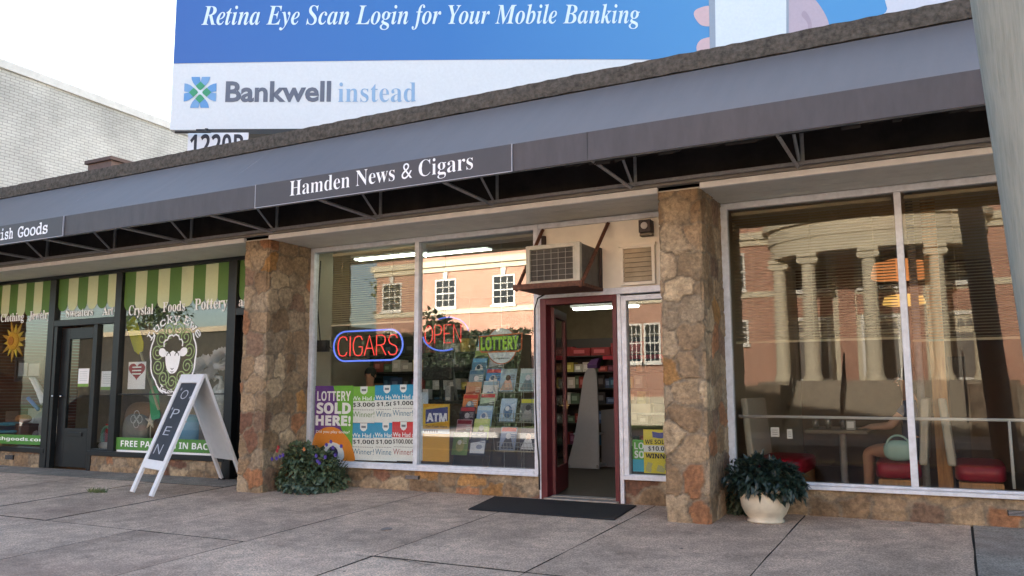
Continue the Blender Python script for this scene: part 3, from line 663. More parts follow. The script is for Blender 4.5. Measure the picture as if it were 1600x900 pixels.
q0, q1 = P(152, 262, 2.0), P(188, 262, 2.0); zc = P(170, 256, 2.0).z
b = MB(); b.box(q0.x, q1.x, 1.8, 2.25, 4.186, zc - .02); b.build('body', mat('brown vent metal', srgb(96, 76, 70), .6, var=.2), ch)
b = MB(); b.box(q0.x - .05, q1.x + .05, 1.75, 2.3, zc - .02, zc + .05); b.build('cap', mat('brown vent cap', srgb(84, 66, 62), .6), ch, bev=.005)
# ------------------------------------------------------------------ leaning utility pole at the kerb
PY = -3.75
up = MB(); a, c_ = P(1512, 0, PY), P(1597, 560, PY); d = (a - c_) / (a.z - c_.z); r = .15
base = c_ + d * (-.25 - c_.z); top = c_ + d * (9 - c_.z); off = Vector((r * 1.02, 0, 0))
pts = [base + (top - base) * (i / 24) + off for i in range(25)]
up.tube(pts, [r * (1.0 - .12 * i / 24) for i in range(25)], 28)
m, nt, p = nodes('weathered grey pole'); L = nt.links; tc = nt.nodes.new('ShaderNodeTexCoord'); mp = nt.nodes.new('ShaderNodeMapping'); mp.inputs['Scale'].default_value = (26, 26, 1.1); L.new(tc.outputs['Object'], mp.inputs[0])
nz = nt.nodes.new('ShaderNodeTexNoise'); nz.inputs['Scale'].default_value = 3; nz.inputs['Detail'].default_value = 10; nz.inputs['Roughness'].default_value = .7; L.new(mp.outputs[0], nz.inputs['Vector'])
cr = ramp(nt, nz.outputs[0], [(.3, srgb(120, 124, 116)), (.5, srgb(136, 140, 132)), (.7, srgb(148, 150, 142))]); L.new(cr.outputs[0], p.inputs['Base Color']); p.inputs['Roughness'].default_value = .8
bp = nt.nodes.new('ShaderNodeBump'); bp.inputs['Strength'].default_value = .5; bp.inputs['Distance'].default_value = .01; L.new(nz.outputs[0], bp.inputs['Height']); L.new(bp.outputs[0], p.inputs['Normal'])
one(up, 'utility_pole', m, 'thick pale grey weathered pole leaning at the right edge by the kerb', 'pole', smooth=True)
# ------------------------------------------------------------------ decals and lettering on the gift shop windows
DY = -.002
DG, LG = ink(84, 122, 58), ink(194, 206, 166)
def stripes(x0, x1, z1, z0, w, first):
    b = MB(); x = x0; k = first
    while x < x1 - .01:
        xe = min(x + w, x1); r = (xe - x) / 2; cx_ = (x + xe) / 2; b.mi = k % 2
        pts = [(x, DY, z1), (x, DY, z0 + r)] + [(cx_ - r * math.cos(math.pi * i / 10), DY, z0 + r - r * math.sin(math.pi * i / 10)) for i in range(1, 10)] + [(xe, DY, z0 + r), (xe, DY, z1)]
        b.poly(pts); x = xe; k += 1
    return b.build('striped_decal', [DG, LG], gf)
wA = .222
stripes(-12.905 - wA * 8.2, -12.905, 2.995, 2.44, wA, 1); stripes(-12.742, -11.29, 2.995, 2.47, .242, 0); stripes(-11.14, -8.91, 2.995, 2.40, .2478, 0); stripes(-8.74, -7.84, 2.995, 2.42, .2478, 0)
DI = DY; DY = -.003
LETW = ink(244, 246, 246)
for w, xl, xr, yb, yt in (('Clothing', 1, 37, 503, 493), ('Jewelry', 45, 79, 500, 488), ('Sweaters', 103, 145, 496, 485), ('Art', 160, 177, 493, 483), ('Crystal', 201, 239, 493, 479), ('Foods', 254, 289, 488, 474), ('Pottery', 304, 355, 485, 469), ('and', 373, 396, 479, 468)):
    l, r, t = P(xl, yb, DY), P(xr, yb, DY), P(xl, yt, DY); low = .045 if w in ('Clothing', 'Jewelry', 'Crystal', 'Pottery') else 0
    b = MB(); b.text(w, (l.x, DY - .002, l.z - low), UX, UZ, w=r.x - l.x, h=max(.12, t.z - l.z) * 1.12 + low, kind='b', off=.004, depth=.001); b.build('lettering', LETW, gf)
def banner(txt, xl, yt, xr, yb, tx0, tx1):
    a, c = P(xl, yt, DY), P(xr, yb, DY)
    b = MB(); b.quad((a.x, DY, c.z), (c.x, DY, c.z), (c.x, DY, a.z), (a.x, DY, a.z)); b.mi = 1
    u0, u1 = P(tx0, yb, DY).x, P(tx1, yb, DY).x; h = a.z - c.z
    b.text(txt, (u0, DY - .003, c.z + h * .26), UX, UZ, w=u1 - u0, h=h * .5, kind='sb', depth=.001)
    o = b.build('banner', [ink(82, 138, 60), ink(240, 244, 240)], gf); o['label'] = 'green window banner reading ' + txt; return o
banner('luckyeweirishgoods.com', -72, 676, 74, 696, -66, 71)
banner('FREE PARKING IN BACK', 182, 683, 357, 710, 188, 334)
b = MB(); a, c = P(182, 706, DY), P(357, 713, DY); b.quad((a.x, DY, c.z - .02), (c.x, DY, c.z - .02), (c.x, DY, c.z + .03), (a.x, DY, c.z + .03)); b.build('white_strip', LETW, gf)
# sheep emblem
ec = P(270, 555, DY); ER = (P(303, 555, DY).x - P(236, 555, DY).x) / 2
b = MB(); b.mi = 0
pts = []
for i in range(120):
    a = 2 * math.pi * i / 120; k = 1.05 + .045 * abs(math.sin(a * 5.5)); pts.append((ec.x + ER * k * .98 * math.sin(a), ec.z + ER * k * 1.16 * math.cos(a)))
seg = [p for i, p in enumerate(pts) if not (i < 19 or i > 101)]
b.ribbon(seg, .026, DY)
b.mi = 1
for k in range(11):
    a = 2 * math.pi * (k + .5) / 11; c0 = (ec.x + ER * .74 * math.sin(a), ec.z + ER * .86 * math.cos(a)); sp = []
    for i in range(40):
        t = i / 39; r = .02 + ER * .235 * t; ph = a + 2.4 + t * 4 * math.pi * .95 * (1 if k < 6 else -1); sp.append((c0[0] + r * math.sin(ph), c0[1] + r * math.cos(ph)))
    b.ribbon(sp, .017, DY - .0005 * (k % 2))
b.mi = 0
hd = [(-.02, -.42), (.10, -.40), (.20, -.30), (.26, -.12), (.28, .06), (.24, .16), (.12, .12), (0, .17), (-.12, .12), (-.24, .16), (-.28, .06), (-.26, -.12), (-.20, -.30), (-.10, -.40)]
b.poly([(ec.x + x * ER * 1.25, DY - .001, ec.z + y * ER * 1.25 - .03) for x, y in smooth_loop(hd, 4)])
for sg in (1, -1):
    b.poly([(ec.x + sg * x * ER * 1.25, DY - .001, ec.z + y * ER * 1.25 - .03) for x, y in smooth_loop([(.25, .14), (.36, .24), (.50, .22), (.52, .10), (.40, .02), (.28, .04)], 4)])
b.ribbon([(ec.x + ER * x, ec.z + ER * y) for x, y in [(-.42, .28), (-.44, .42), (-.36, .5), (-.28, .5), (-.22, .62), (-.08, .66), (0, .62), (.1, .67), (.24, .61), (.28, .5), (.38, .5), (.44, .4), (.42, .28)]], .024, DY - .001)
b.mi = 2
for sg in (1, -1):
    b.ribbon([(ec.x + ER * (sg * .19 + .09 * math.cos(t * math.pi / 8)), ec.z + ER * (-.02 + .10 * math.sin(t * math.pi / 8))) for t in range(9)], .014, DY - .002)
b.ribbon([(ec.x - .03, ec.z - ER * .42), (ec.x, ec.z - ER * .46), (ec.x + .03, ec.z - ER * .42)], .012, DY - .002); b.ribbon([(ec.x - .03, ec.z - ER * .52), (ec.x, ec.z - ER * .55), (ec.x + .03, ec.z - ER * .52)], .010, DY - .002)
b.mi = 0
for k_ in (0, .01, .018): b.text('Lucky Ewe', (ec.x + .01, DY - .001 - .03 * k_, ec.z - .10), UX, UZ, h=.17 - k_ * .2, w=1.06 + k_, kind='mono', depth=.001, align='c', arc=ER * 1.14 + .03 + k_ * .3)
for i, chh in enumerate('Irish Goods'):
    if chh == ' ': continue
    a = R_(212 - i * 7.5); b.text(chh, (ec.x + ER * 1.18 * math.sin(a), DY - .001, ec.z + ER * 1.30 * math.cos(a)), (-math.cos(a), 0, math.sin(a)), (-math.sin(a), 0, -math.cos(a)), h=.10 if chh.isupper() or chh in 'hd' else .075, kind='mono', depth=.001)
o = b.build('emblem', [LETW, ink(150, 174, 118), ink(60, 66, 60)], gf); o['label'] = 'round curly-fleeced sheep emblem with shop name'
DY = .010
# papers taped to the gift shop door and side light
def paper(name, label, xl, yt, xr, yb, y, m1, m2, group=None):
    a, c = P(xl, yt, y), P(xr, yb, y); b = MB(); b.box(a.x, c.x, y, y + .002, c.z, a.z); b.mi = 1; h = a.z - c.z; w = c.x - a.x
    b.quad((a.x, y - .002, c.z), (c.x, y - .002, c.z), (c.x, y - .002, c.z + h * .16), (a.x, y - .002, c.z + h * .16)); b.mi = 2
    for i in range(5): z = a.z - h * (.16 + .12 * i); b.quad((a.x + w * .14, y - .002, z - .008), (c.x - w * .16, y - .002, z - .008), (c.x - w * .16, y - .002, z), (a.x + w * .14, y - .002, z))
    return one(b, name, [m1, m2, ink(188, 192, 190)], label, 'notice', group)
paper('notice', 'white and green notice taped to the glass of the black gift shop door', 123, 576, 138, 604, .068, PAPER, ink(120, 160, 70), 'paper notices at the gift shop')
paper('notice', 'white and green notice on the narrow pane beside the black gift shop door', 159, 580, 175, 609, .012, PAPER, ink(120, 160, 70), 'paper notices at the gift shop')
a, c = P(105, 669, .068), P(111, 678, .068); b = MB(); b.box(a.x - .02, c.x + .02, .064, .068, c.z, a.z); b.mi = 1; b.box(a.x, c.x - .01, .060, .0635, c.z + .03, a.z - .03); one(b, 'sticker', [PAPER, ink(90, 96, 110)], 'small square white sticker low on the black gift shop door', 'sticker')
# ------------------------------------------------------------------ goods shown in the gift shop windows
GW = 'gift shop window goods'
b = MB(); b.box(-14.7, -12.95, .14, 1.3, .012, .34); one(b, 'display_platform', ink(96, 84, 66), 'brown display platform behind the left gift shop window', 'platform', bev=.01)
b = MB(); b.box(-11.1, -8.95, .14, 1.3, .012, .34); one(b, 'display_platform', ink(40, 56, 40), 'dark green display platform behind the sheep emblem window', 'platform', bev=.01)
# wooden sun ornament
s0 = P(22, 533, .12); b = MB()
for i in range(14):
    a = 2 * math.pi * i / 14 + .1; L0 = .36 if i % 2 else .29; w = .038; b.mi = i % 2
    d = Vector((math.sin(a), 0, math.cos(a))); n_ = Vector((d.z, 0, -d.x))
    q = [s0 + d * .12 + n_ * w, s0 + d * (L0 * .7) + n_ * w * .7, s0 + d * L0, s0 + d * (L0 * .7) - n_ * w * .7, s0 + d * .12 - n_ * w]
    b.prism([(v.x, v.z) for v in q], .115, .130, 'y')
sn = thing('sun_ornament', 'yellow wooden sun with wavy rays hanging in the left gift shop window', 'ornament', tuple(s0))
b.build('ray', [ink(226, 196, 66), ink(206, 160, 60)], sn)
b = MB(); b.lathe([(0.15, 0), (.15, .02), (.13, .035), (.02, .04)], n=24); b.bm.transform(Matrix.Translation((s0.x, .112, s0.z)) @ Matrix.Rotation(R_(90), 4, 'X')); b.build('face', ink(230, 176, 50), sn, smooth=False)
b = MB(); b.lathe([(0.075, 0), (.075, .01), (.02, .012)], n=20); b.bm.transform(Matrix.Translation((s0.x, .070, s0.z)) @ Matrix.Rotation(R_(90), 4, 'X')); b.build('center', ink(204, 130, 44), sn)
# framed picture, towels, basket, wooden chest, white cloth, bags
q = P(46, 577, .9); fr = thing('framed_picture', 'dark wooden frame with pale cards inside behind the sun ornament', 'picture', tuple(q))
b = MB(); frame_bars(b, q.x - .42, q.x + .42, q.z - .22, q.z + .22, .06, .88, .93); b.build('frame', ink(70, 40, 36), fr)
b = MB(); b.box(q.x - .35, q.x + .35, .90, .92, q.z - .155, q.z + .155); b.mi = 1; b.box(q.x - .3, q.x - .05, .885, .899, q.z - .12, q.z + .12); b.box(q.x + .0, q.x + .3, .885, .899, q.z - .12, q.z + .10); b.build('card', [ink(90, 86, 80), ink(190, 192, 190)], fr)
def soft(c, r, n=2.5, seg=20, rings=12):                  # a pillow-like superellipsoid
    b = MB()
    def f(u, v):
        a = 2 * math.pi * u; t = math.pi * (v - .5)
        s_ = lambda x: math.copysign(abs(x) ** (2 / n), x)
        return (c[0] + r[0] * s_(math.cos(t)) * s_(math.cos(a)), c[1] + r[1] * s_(math.cos(t)) * s_(math.sin(a)), c[2] + r[2] * s_(math.sin(t)))
    b.grid(f, seg, rings); return b
for i in range(5):
    q = P(21, 645, .35); b = soft((q.x + random.uniform(-.02, .02), .35, .40 + .062 * i), (.24 - .015 * i, .2, .034), 3)
    one(b, 'folded_towel', mat('towel %d' % (i % 2), srgb(60, 130, 150) if i % 2 == 0 else srgb(24, 52, 74), .9, var=.2, vs=40), ['lowest', 'second', 'middle', 'fourth', 'topmost'][i] + ' folded towel in the blue stack on the gift shop platform', 'towel', 'stack of folded blue towels', smooth=True, merge=True)
q = P(38, 654, .4); b = MB(); b.box(q.x - .28, q.x + .30, .3, .6, .341, .62); b.mi = 1; b.box(q.x - .29, q.x + .31, .29, .61, .622, .66); one(b, 'wooden_chest', [ink(86, 50, 40), ink(74, 42, 34)], 'low reddish wooden chest beside the blue towels', 'chest', bev=.006)
q = P(37, 611, .42); b = soft((q.x, .45, .735), (.17, .10, .075), 2.2); one(b, 'woven_basket', mat('basket straw', srgb(150, 100, 56), .8, var=.3, vs=60), 'small tan woven basket sitting on the wooden chest', 'basket', smooth=True, merge=True)
q0, q1 = P(48, 590, .3), P(66, 628, .3)
b = MB(); b.grid(lambda u, v: (q0.x + (q1.x - q0.x) * v + .16 * u * (.4 + v), .30 + .05 * math.sin(u * 9 + v * 3), q0.z + (q1.z - q0.z) * v + .10 * (u - .5) * v), 12, 12); o = one(b, 'white_cloth', mat('white linen', (.72, .73, .72), .9, var=.1), 'white cloth draped at a slant in the left gift shop window', 'cloth', smooth=True); sd = o.modifiers.new('t', 'SOLIDIFY'); sd.thickness = .008
for k, (px, py, rr, colr, lb) in enumerate(((62, 640, (.22, .16, .26), (150, 152, 148), 'grey plush cushion'), (72, 655, (.20, .15, .22), (188, 190, 186), 'white knotted-pattern bag'), (30, 628, (.2, .14, .16), (120, 124, 124), 'pale rolled grey blanket'))):
    q = P(px, py, .5); zc_ = .345 + rr[2]; b = soft((q.x, .62 + .02 * k, zc_), rr, 2.6); one(b, 'cushion', ink(*colr), lb + ' at the foot of the left gift shop window', 'cushion', GW, smooth=True, merge=True)
b = MB(); qa, qb = P(44, 622, .28), P(60, 640, .28); b.tube([qa, qb], .03, 10); one(b, 'blue_umbrella', ink(40, 96, 170), 'rolled bright blue umbrella lying across the grey cushion', 'umbrella', smooth=True)
q = P(76, 566, .3); b = MB(); b.ball((q.x, .3, q.z), .05); b.mi = 1; b.tube([(q.x, .3, q.z + .05), (q.x, .3, 2.99)], .003, 5); one(b, 'hanging_ball', [ink(196, 176, 60), ink(200, 200, 190)], 'small yellow ball hanging on a thread by the black door', 'ornament', smooth=True)
# paddles
def paddle(pa, pb, y0, y1, blade, lb, c1, w):
    a, c = P(*pa, y0), P(*pb, y1); d = (a - c).normalized(); n_ = Vector((d.z, 0, -d.x)).normalized()
    t = thing('canoe_paddle', lb, 'paddle', tuple(c), 'pair of canoe paddles')
    b = MB(); e = c + d * (a - c).length; m_ = e - d * blade
    q = [(m_ - n_ * w * .45), (m_ + d * .1 - n_ * w), (e - d * .05 - n_ * w), (e - n_ * w * .8), (e + n_ * w * .8), (e - d * .05 + n_ * w), (m_ + d * .1 + n_ * w), (m_ + n_ * w * .45)]
    lo = [v + Vector((0, .012, 0)) for v in q]
    A = [b.v(v) for v in q]; B2 = [b.v(v) for v in lo]; b.face(A); b.face(B2[::-1])
    for i in range(len(q)): b.face([A[i], B2[i], B2[(i + 1) % len(q)], A[(i + 1) % len(q)]])
    b.build('blade', c1, t); return t, c, m_
t, c, m_ = paddle((203, 499), (248, 640), .30, .22, .62, 'yellow-bladed paddle leaning in the sheep emblem window', ink(206, 204, 40), .115)
b = MB(); b.tube([c, m_], .018, 10); b.build('shaft', ink(190, 186, 150), t, smooth=True)
t, c, m_ = paddle((243, 655), (238, 590), .24, .24, .5, 'green-bladed paddle hanging blade down beside the yellow one', ink(70, 160, 104), .10)
b = MB(); b.tube([c, m_], .018, 10); b.build('shaft', ink(150, 176, 140), t, smooth=True)
# heart tag, pom-poms, swan, starfish, cushions, blue bag
a, c = P(201, 572, .06), P(227, 590, .06); hc_ = (a + c) / 2
b = MB(); b.box(a.x, c.x, .06, .064, P(201, 608, .06).z, a.z + .06); b.mi = 1
hp = [(.16 * 1.15 * math.sin(t) ** 3, .115 * (13 * math.cos(t) - 5 * math.cos(2 * t) - 2 * math.cos(3 * t) - math.cos(4 * t)) / 13) for t in [2 * math.pi * i / 40 for i in range(40)]]
b.poly([(hc_.x + x, .0575, hc_.z + .02 + y) for x, y in hp]); b.mi = 0
for i in range(3): b.quad((hc_.x - .10, .055, hc_.z + .06 - i * .05), (hc_.x + .10, .055, hc_.z + .06 - i * .05), (hc_.x + .10, .055, hc_.z + .078 - i * .05), (hc_.x - .10, .055, hc_.z + .078 - i * .05))
one(b, 'heart_card', [PAPER, ink(150, 40, 50)], 'white hanging card with a dark red heart beside the yellow paddle', 'card')
def pompom(px, py, y, r, lb):
    q = P(px, py, y); b = MB()
    for i in range(170):
        d = Vector((random.gauss(0, 1), random.gauss(0, 1), random.gauss(0, 1))).normalized(); n_ = d.orthogonal().normalized() * r * .22
        e = q + d * r * random.uniform(.85, 1.1); b.poly([q + d * r * .2, q + d * r * .75 + n_, e, q + d * r * .75 - n_])
    return one(b, 'pompom', mat('white tulle', (.7, .72, .74), .8, var=.05), lb, 'pompom', 'white pompoms in the window')
pompom(321, 575, .30, .20, 'larger white paper pompom above the sandwich board'); pompom(347, 561, .30, .17, 'smaller white paper pompom next to the black window post')
def glassbird(px, py, lb):
    q = P(px, py, .4); b = soft((q.x, .4, q.z - .16), (.14, .10, .17), 2.0); b.tube([(q.x + .02, .36, q.z - .1), (q.x + .09, .34, q.z), (q.x + .07, .34, q.z + .09), (q.x, .33, q.z + .10), (q.x - .04, .32, q.z + .04)], [.05, .04, .033, .03, .014], 10)
    b.box(q.x - .1, q.x + .1, .32, .48, .341, q.z - .3); return one(b, 'swan_vase', mat('silvery glass', (.5, .53, .5), .15, var=.3, vs=12, spec=.8), lb, 'vase', smooth=True)
glassbird(344, 600, 'silvery glass swan vase by the right edge of the sheep emblem window')
q = P(236, 658, .3); b = MB()
for i in range(5):
    a = 2 * math.pi * i / 5; b.tube([(q.x, .3, q.z), (q.x + .12 * math.sin(a), .29, q.z + .12 * math.cos(a))], [.035, .008], 8)
b.tube([(q.x, .3, q.z - .06), (q.x, .3, .34)], .008, 6); one(b, 'starfish', ink(206, 198, 176), 'pale dried starfish standing in front of the cushions', 'starfish', smooth=True)
for px, y_, rr, colr, lb in ((213, .45, (.26, .1, .25), (150, 150, 140), 'grey cushion with a looping knot pattern'), (222, .75, (.34, .16, .34), (156, 132, 104), 'brown wool cushion stacked behind the knot cushion'), (296, .5, (.24, .12, .25), (110, 160, 190), 'light blue spotted bag beside the sandwich board'), (330, .6, (.2, .14, .24), (110, 104, 96), 'grey brown sack at the right of the blue bag')):
    q = P(px, 660, y_); b = soft((q.x, y_, .345 + rr[2]), rr, 2.8); o = one(b, 'cushion', ink(*colr), lb, 'cushion', GW, smooth=True, merge=True)
for k, (px, y_, z_, w_, h_, colr, lb) in enumerate(((205, .35, .345, .22, .07, (210, 206, 196), 'cream folded sweater lying at the bottom left of the sheep emblem window'), (205, .36, .418, .21, .07, (120, 140, 150), 'slate blue folded sweater on top of the cream one'), (262, .40, .345, .30, .26, (196, 190, 170), 'cream gift box in front of the green paddle'), (276, .44, .345, .20, .34, (120, 84, 60), 'slim brown crate right of the cream gift box'), (300, .95, .345, .5, .6, (150, 146, 136), 'tall pale carton at the back of the sheep emblem window'), (338, .38, .345, .26, .12, (206, 206, 200), 'low white carton under the silvery swan'), (56, 1.0, .345, .5, .55, (170, 168, 160), 'large pale carton behind the white cloth'), (18, .95, .345, .4, .5, (96, 70, 54), 'brown crate behind the folded towels'))):
    q = P(px, 660, y_); b = MB(); b.box(q.x - w_ / 2, q.x + w_ / 2, y_, y_ + .24, z_ + .001, z_ + h_); b.mi = 1; b.box(q.x - w_ / 2 + .02, q.x + w_ / 2 - .02, y_ - .003, y_ - .0005, z_ + h_ * .4, z_ + h_ * .7)
    one(b, 'folded_sweater' if 'sweater' in lb else ('carton' if 'carton' in lb else 'gift_box'), [ink(*colr), ink(*[min(255, c_ + 25) for c_ in colr])], lb, 'sweater' if 'sweater' in lb else 'box', GW, bev=.012)
q = P(213, 655, .34)
b = MB()
for k in range(4):
    a0 = k * math.pi / 2; b.ribbon([(q.x + .07 * math.cos(a0) + .06 * math.cos(t / 3), q.z + .07 * math.sin(a0) + .06 * math.sin(t / 3)) for t in range(20)], .012, .342)
one(b, 'knot_card', ink(226, 226, 216), 'white looping knot design pinned before the grey cushion', 'ornament')
# horseshoe and red box in the side light
q = P(166, 685, .3); b = MB(); b.tube([(q.x + .11 * math.cos(R_(a)), .3, q.z + .03 + .15 * math.sin(R_(a))) for a in range(-60, 241, 20)], .022, 8); one(b, 'horseshoe', ink(140, 190, 160), 'pale green horseshoe leaning in the narrow pane by the black door', 'horseshoe', smooth=True)
q = P(171, 672, .45); b = MB(); b.box(q.x - .06, q.x + .06, .42, .5, .012, q.z + .1); one(b, 'red_box', ink(190, 50, 50), 'slim red upright box behind the pale green horseshoe', 'box', bev=.005)
q = P(162, 700, .2); b = soft((q.x, .22, q.z + .03), (.17, .03, .06), 2); one(b, 'oval_plaque', ink(206, 206, 200), 'white oval plaque on the floor below the horseshoe', 'plaque', smooth=True, merge=True)
# ------------------------------------------------------------------ sandwich board
F1, F2 = G(204, 771), G(238, 779); F1.z = gz(F1.y) + .005; F2.z = gz(F2.y) + .005
sh = Vector((.12, 1.30, 0)); B1, B2_ = F1 + sh, F2 + sh; B1.z = gz(B1.y) + .005; B2_.z = gz(B2_.y) + .005
wd = (F2 - F1); wl = wd.length; wdn = wd.normalized()
T1 = (F1 + B1) / 2; T1.z = P(277, 586, T1.y).z; T2 = T1 + wd; T2.z = T1.z
af = thing('sandwich_board', 'white wooden sandwich board with chalked OPEN standing on the pavement', 'sign', tuple((F1 + B2_) / 2))
def board(A, Bq, T, lab):                                 # returns pt(s, t, depth)
    up_ = (T - A); n_ = wdn.cross(up_.normalized())
    return lambda s_, t_, d=0.0: A + wd * s_ + up_ * t_ + n_ * d
pf = board(F1, F2, T1, 'f'); pr = board(B1, B2_, T1, 'r')
def bar4(b, pt, s0, s1, t0, t1, d0, d1): b.hexa([pt(s0, t0, d0), pt(s1, t0, d0), pt(s1, t0, d1), pt(s0, t0, d1)], [pt(s0, t1, d0), pt(s1, t1, d0), pt(s1, t1, d1), pt(s0, t1, d1)])
b = MB(); bar4(b, pf, .0, .13, 0.01, 1, -.012, .022); bar4(b, pf, .87, 1, 0.01, 1, -.012, .022); bar4(b, pf, .131, .869, .925, 1, -.012, .021); bar4(b, pf, .131, .869, .205, .275, -.012, .021)
b.build('front_frame', WHITE, af, bev=.004)
b = MB(); bar4(b, pf, .131, .869, .276, .924, -.008, .006); cb = b.build('chalkboard', mat('slate chalkboard', srgb(50, 54, 62), .7, var=.15, vs=5), af)
n_ = wdn.cross((T1 - F1).normalized()); upv = (T1 - F1).normalized()
b = MB()
for chh, t_, s_, k in (('O', .785, .50, 1), ('P', .62, .46, 1), ('E', .48, .44, .9), ('N', .325, .40, 1)):
    o_ = pf(s_, t_, -.011 if False else .008); sgn = 1
    b.text(chh, pf(s_ - .16 * k, t_ + .0, .008), (wdn), (upv + wdn * .10), h=.125 * k, w=.19 * k, depth=.001, off=-.012)
for sx_, tx_ in ((.26, .87), (.24, .70), (.8, .80)):
    for kk in range(3): d = Vector((math.cos(kk * 1.05), 0, math.sin(kk * 1.05))); q = pf(sx_, tx_, .009); a = wdn * d.x * .025 + upv * d.z * .025; w = (wdn * -d.z + upv * d.x) * .003; b.quad(q - a - w, q + a - w, q + a + w, q - a + w)
b.build('lettering', ink(176, 180, 188), cb)
b = MB(); bar4(b, pr, .0, .10, .01, 1, -.022, .012); bar4(b, pr, .90, 1, .01, 1, -.022, .012); bar4(b, pr, .101, .899, .215, .99, -.006, .006); b.build('rear_board', WHITE, af, bev=.003)
b = MB(); b.box(B1.x - .01, B1.x + .07, B1.y - .03, B1.y + .02, B1.z - .004, B1.z + .02); b.build('rubber_foot', BLACK, af)
b = MB()
for s_ in (.2, .8): q = pf(s_, 1.0, -.01); b.tube([q - wdn * .04, q + wdn * .04], .010, 8)
b.tube([pf(1.0, .60, 0), pf(1.0, .60, 0) + (pr(1.0, .60, 0) - pf(1.0, .60, 0)) * .05], .006, 6); b.build('hinge', STEEL, af)
# ------------------------------------------------------------------ plants
def leaf(b, p, d, up_, L_, w):
    d = d.normalized(); s_ = d.cross(up_); 
    if s_.length < 1e-3: s_ = d.orthogonal()
    s_.normalize(); n_ = s_.cross(d); fold = n_ * w * .35; tip = p + d * L_ - n_ * L_ * .25
    a, e = p + d * L_ * .45 + s_ * w + fold, p + d * L_ * .45 - s_ * w + fold; m_ = p + d * L_ * .5
    V = [b.v(p), b.v(a), b.v(tip), b.v(e), b.v(m_)]
    b.face([V[0], V[1], V[4]]); b.face([V[1], V[2], V[4]]); b.face([V[2], V[3], V[4]]); b.face([V[3], V[0], V[4]])
def bush(c, r, n, L_, w, droop=.2, fl=.0, top=None):
    b = MB()
    for i in range(n):
        d = Vector((random.gauss(0, 1), random.gauss(0, 1), random.gauss(0, 1))).normalized(); k = random.uniform(.55, 1.0) ** .5
        lump = 1 + .16 * math.sin(d.x * 5 + d.z * 4) + .12 * math.sin(d.y * 6 - d.x * 3)
        p = Vector((c[0] + d.x * r[0] * k * lump, c[1] + d.y * r[1] * k * lump, c[2] + d.z * r[2] * k * lump))
        if p.z < fl + .01: p.z = fl + random.uniform(.01, .08)
        o = (d + Vector((random.gauss(0, .6), random.gauss(0, .6), random.gauss(0, .6) - droop))).normalized()
        leaf(b, p, o, Vector((random.gauss(0, .3), random.gauss(0, .3), 1)), L_ * random.uniform(.6, 1.2), w * random.uniform(.7, 1.2))
    return b
LEAF1 = leaf_mat('broad leaf', (.035, .062, .032), (.12, .165, .085)); LEAF2 = leaf_mat('dark leaf', (.006, .015, .011), (.02, .038, .026), .4)
sb = thing('flowering_shrub', 'low leafy shrub with purple flowers growing at the foot of the stone pillar', 'shrub', (-6.92, -.42, -.02))
b = bush((-7.06, -.36, .19), (.47, .30, .30), 1700, .085, .032, fl=-.02); bb2 = bush((-6.95, -.60, .02), (.30, .16, .10), 260, .07, .03, fl=-.03)
b.build('foliage', LEAF1, sb); bb2.build('foliage', leaf_mat('grey green leaf', (.05, .085, .06), (.12, .17, .12)), sb)
b = MB(); 
for i in range(26): a = random.uniform(0, 6.28); q = Vector((-6.95 + .1 * math.cos(a), -.34 + .08 * math.sin(a), -.03)); b.tube([q, q + Vector((.3 * math.cos(a), .2 * math.sin(a), random.uniform(.25, .4)))], [.008, .004], 5)
b.build('stem', mat('green stem', (.05, .07, .03), .7), sb)
def flower(parent, p, r, m):
    b = MB()
    for i in range(6):
        a = i * math.pi / 3; d = Vector((math.cos(a), -.5, math.sin(a))); n_ = d.cross(Vector((0, 1, 0))).normalized() * r * .4
        b.poly([p, p + d * r * .6 + n_, p + d * r * 1.05, p + d * r * .6 - n_])
    b.ball(p + Vector((0, -.008, 0)), r * .25, 6, 4); return b.build('flower', m, parent)
PUR, REDF, ORF = ink(76, 60, 140), ink(150, 44, 50), ink(170, 108, 60)
for px, py, m in ((426, 717, PUR), (438, 713, PUR), (443, 711, PUR), (433, 716, PUR), (495, 712, PUR), (509, 714, PUR), (500, 723, PUR), (497, 720, PUR), (518, 690, PUR), (521, 699, PUR), (534, 697, PUR), (525, 711, PUR), (511, 695, PUR), (436, 699, REDF), (434, 704, REDF), (476, 702, ORF)):
    flower(sb, P(px, py, -.66 + (.1 if px > 515 else 0)), .026, m)
pt = thing('potted_plant', 'dark bushy plant in a cream pot in front of the diner window', 'potted plant', (-1.60, -.46, gz(-.46)))
zb = gz(-.46) + .002
b = MB(); b.lathe([(.12, 0), (.15, .0), (.155, .02), (.148, .03), (.182, .07), (.21, .13), (.222, .20), (.219, .28), (.20, .28), (.19, .24), (.0, .23)], (-1.60, -.46, zb), 40); b.build('pot', mat('cream glazed pot', srgb(196, 188, 168), .5, var=.22, vs=5, bump=.1, bs=20), pt, smooth=True)
b = MB(); b.lathe([(.215, .262), (.230, .266), (.230, .288), (.212, .290)], (-1.60, -.46, zb), 40); b.build('rim', mat('cream glazed pot', (.6, .57, .5)), pt, smooth=True)
b = MB(); b.lathe([(.12, -.001), (.165, -.001), (.165, .014), (.12, .014)], (-1.60, -.46, zb), 36); b.build('foot', mat('cream glazed pot', srgb(204, 198, 182)), pt, smooth=True)
b = MB(); b.lathe([(.0, .25), (.21, .25)], (-1.60, -.46, zb), 30); b.build('soil', mat('soil', (.02, .015, .01), .95), pt)
b = bush((-1.57, -.44, zb + .37), (.31, .28, .17), 1150, .10, .027, droop=.45, fl=zb + .16); b.build('foliage', LEAF2, pt)
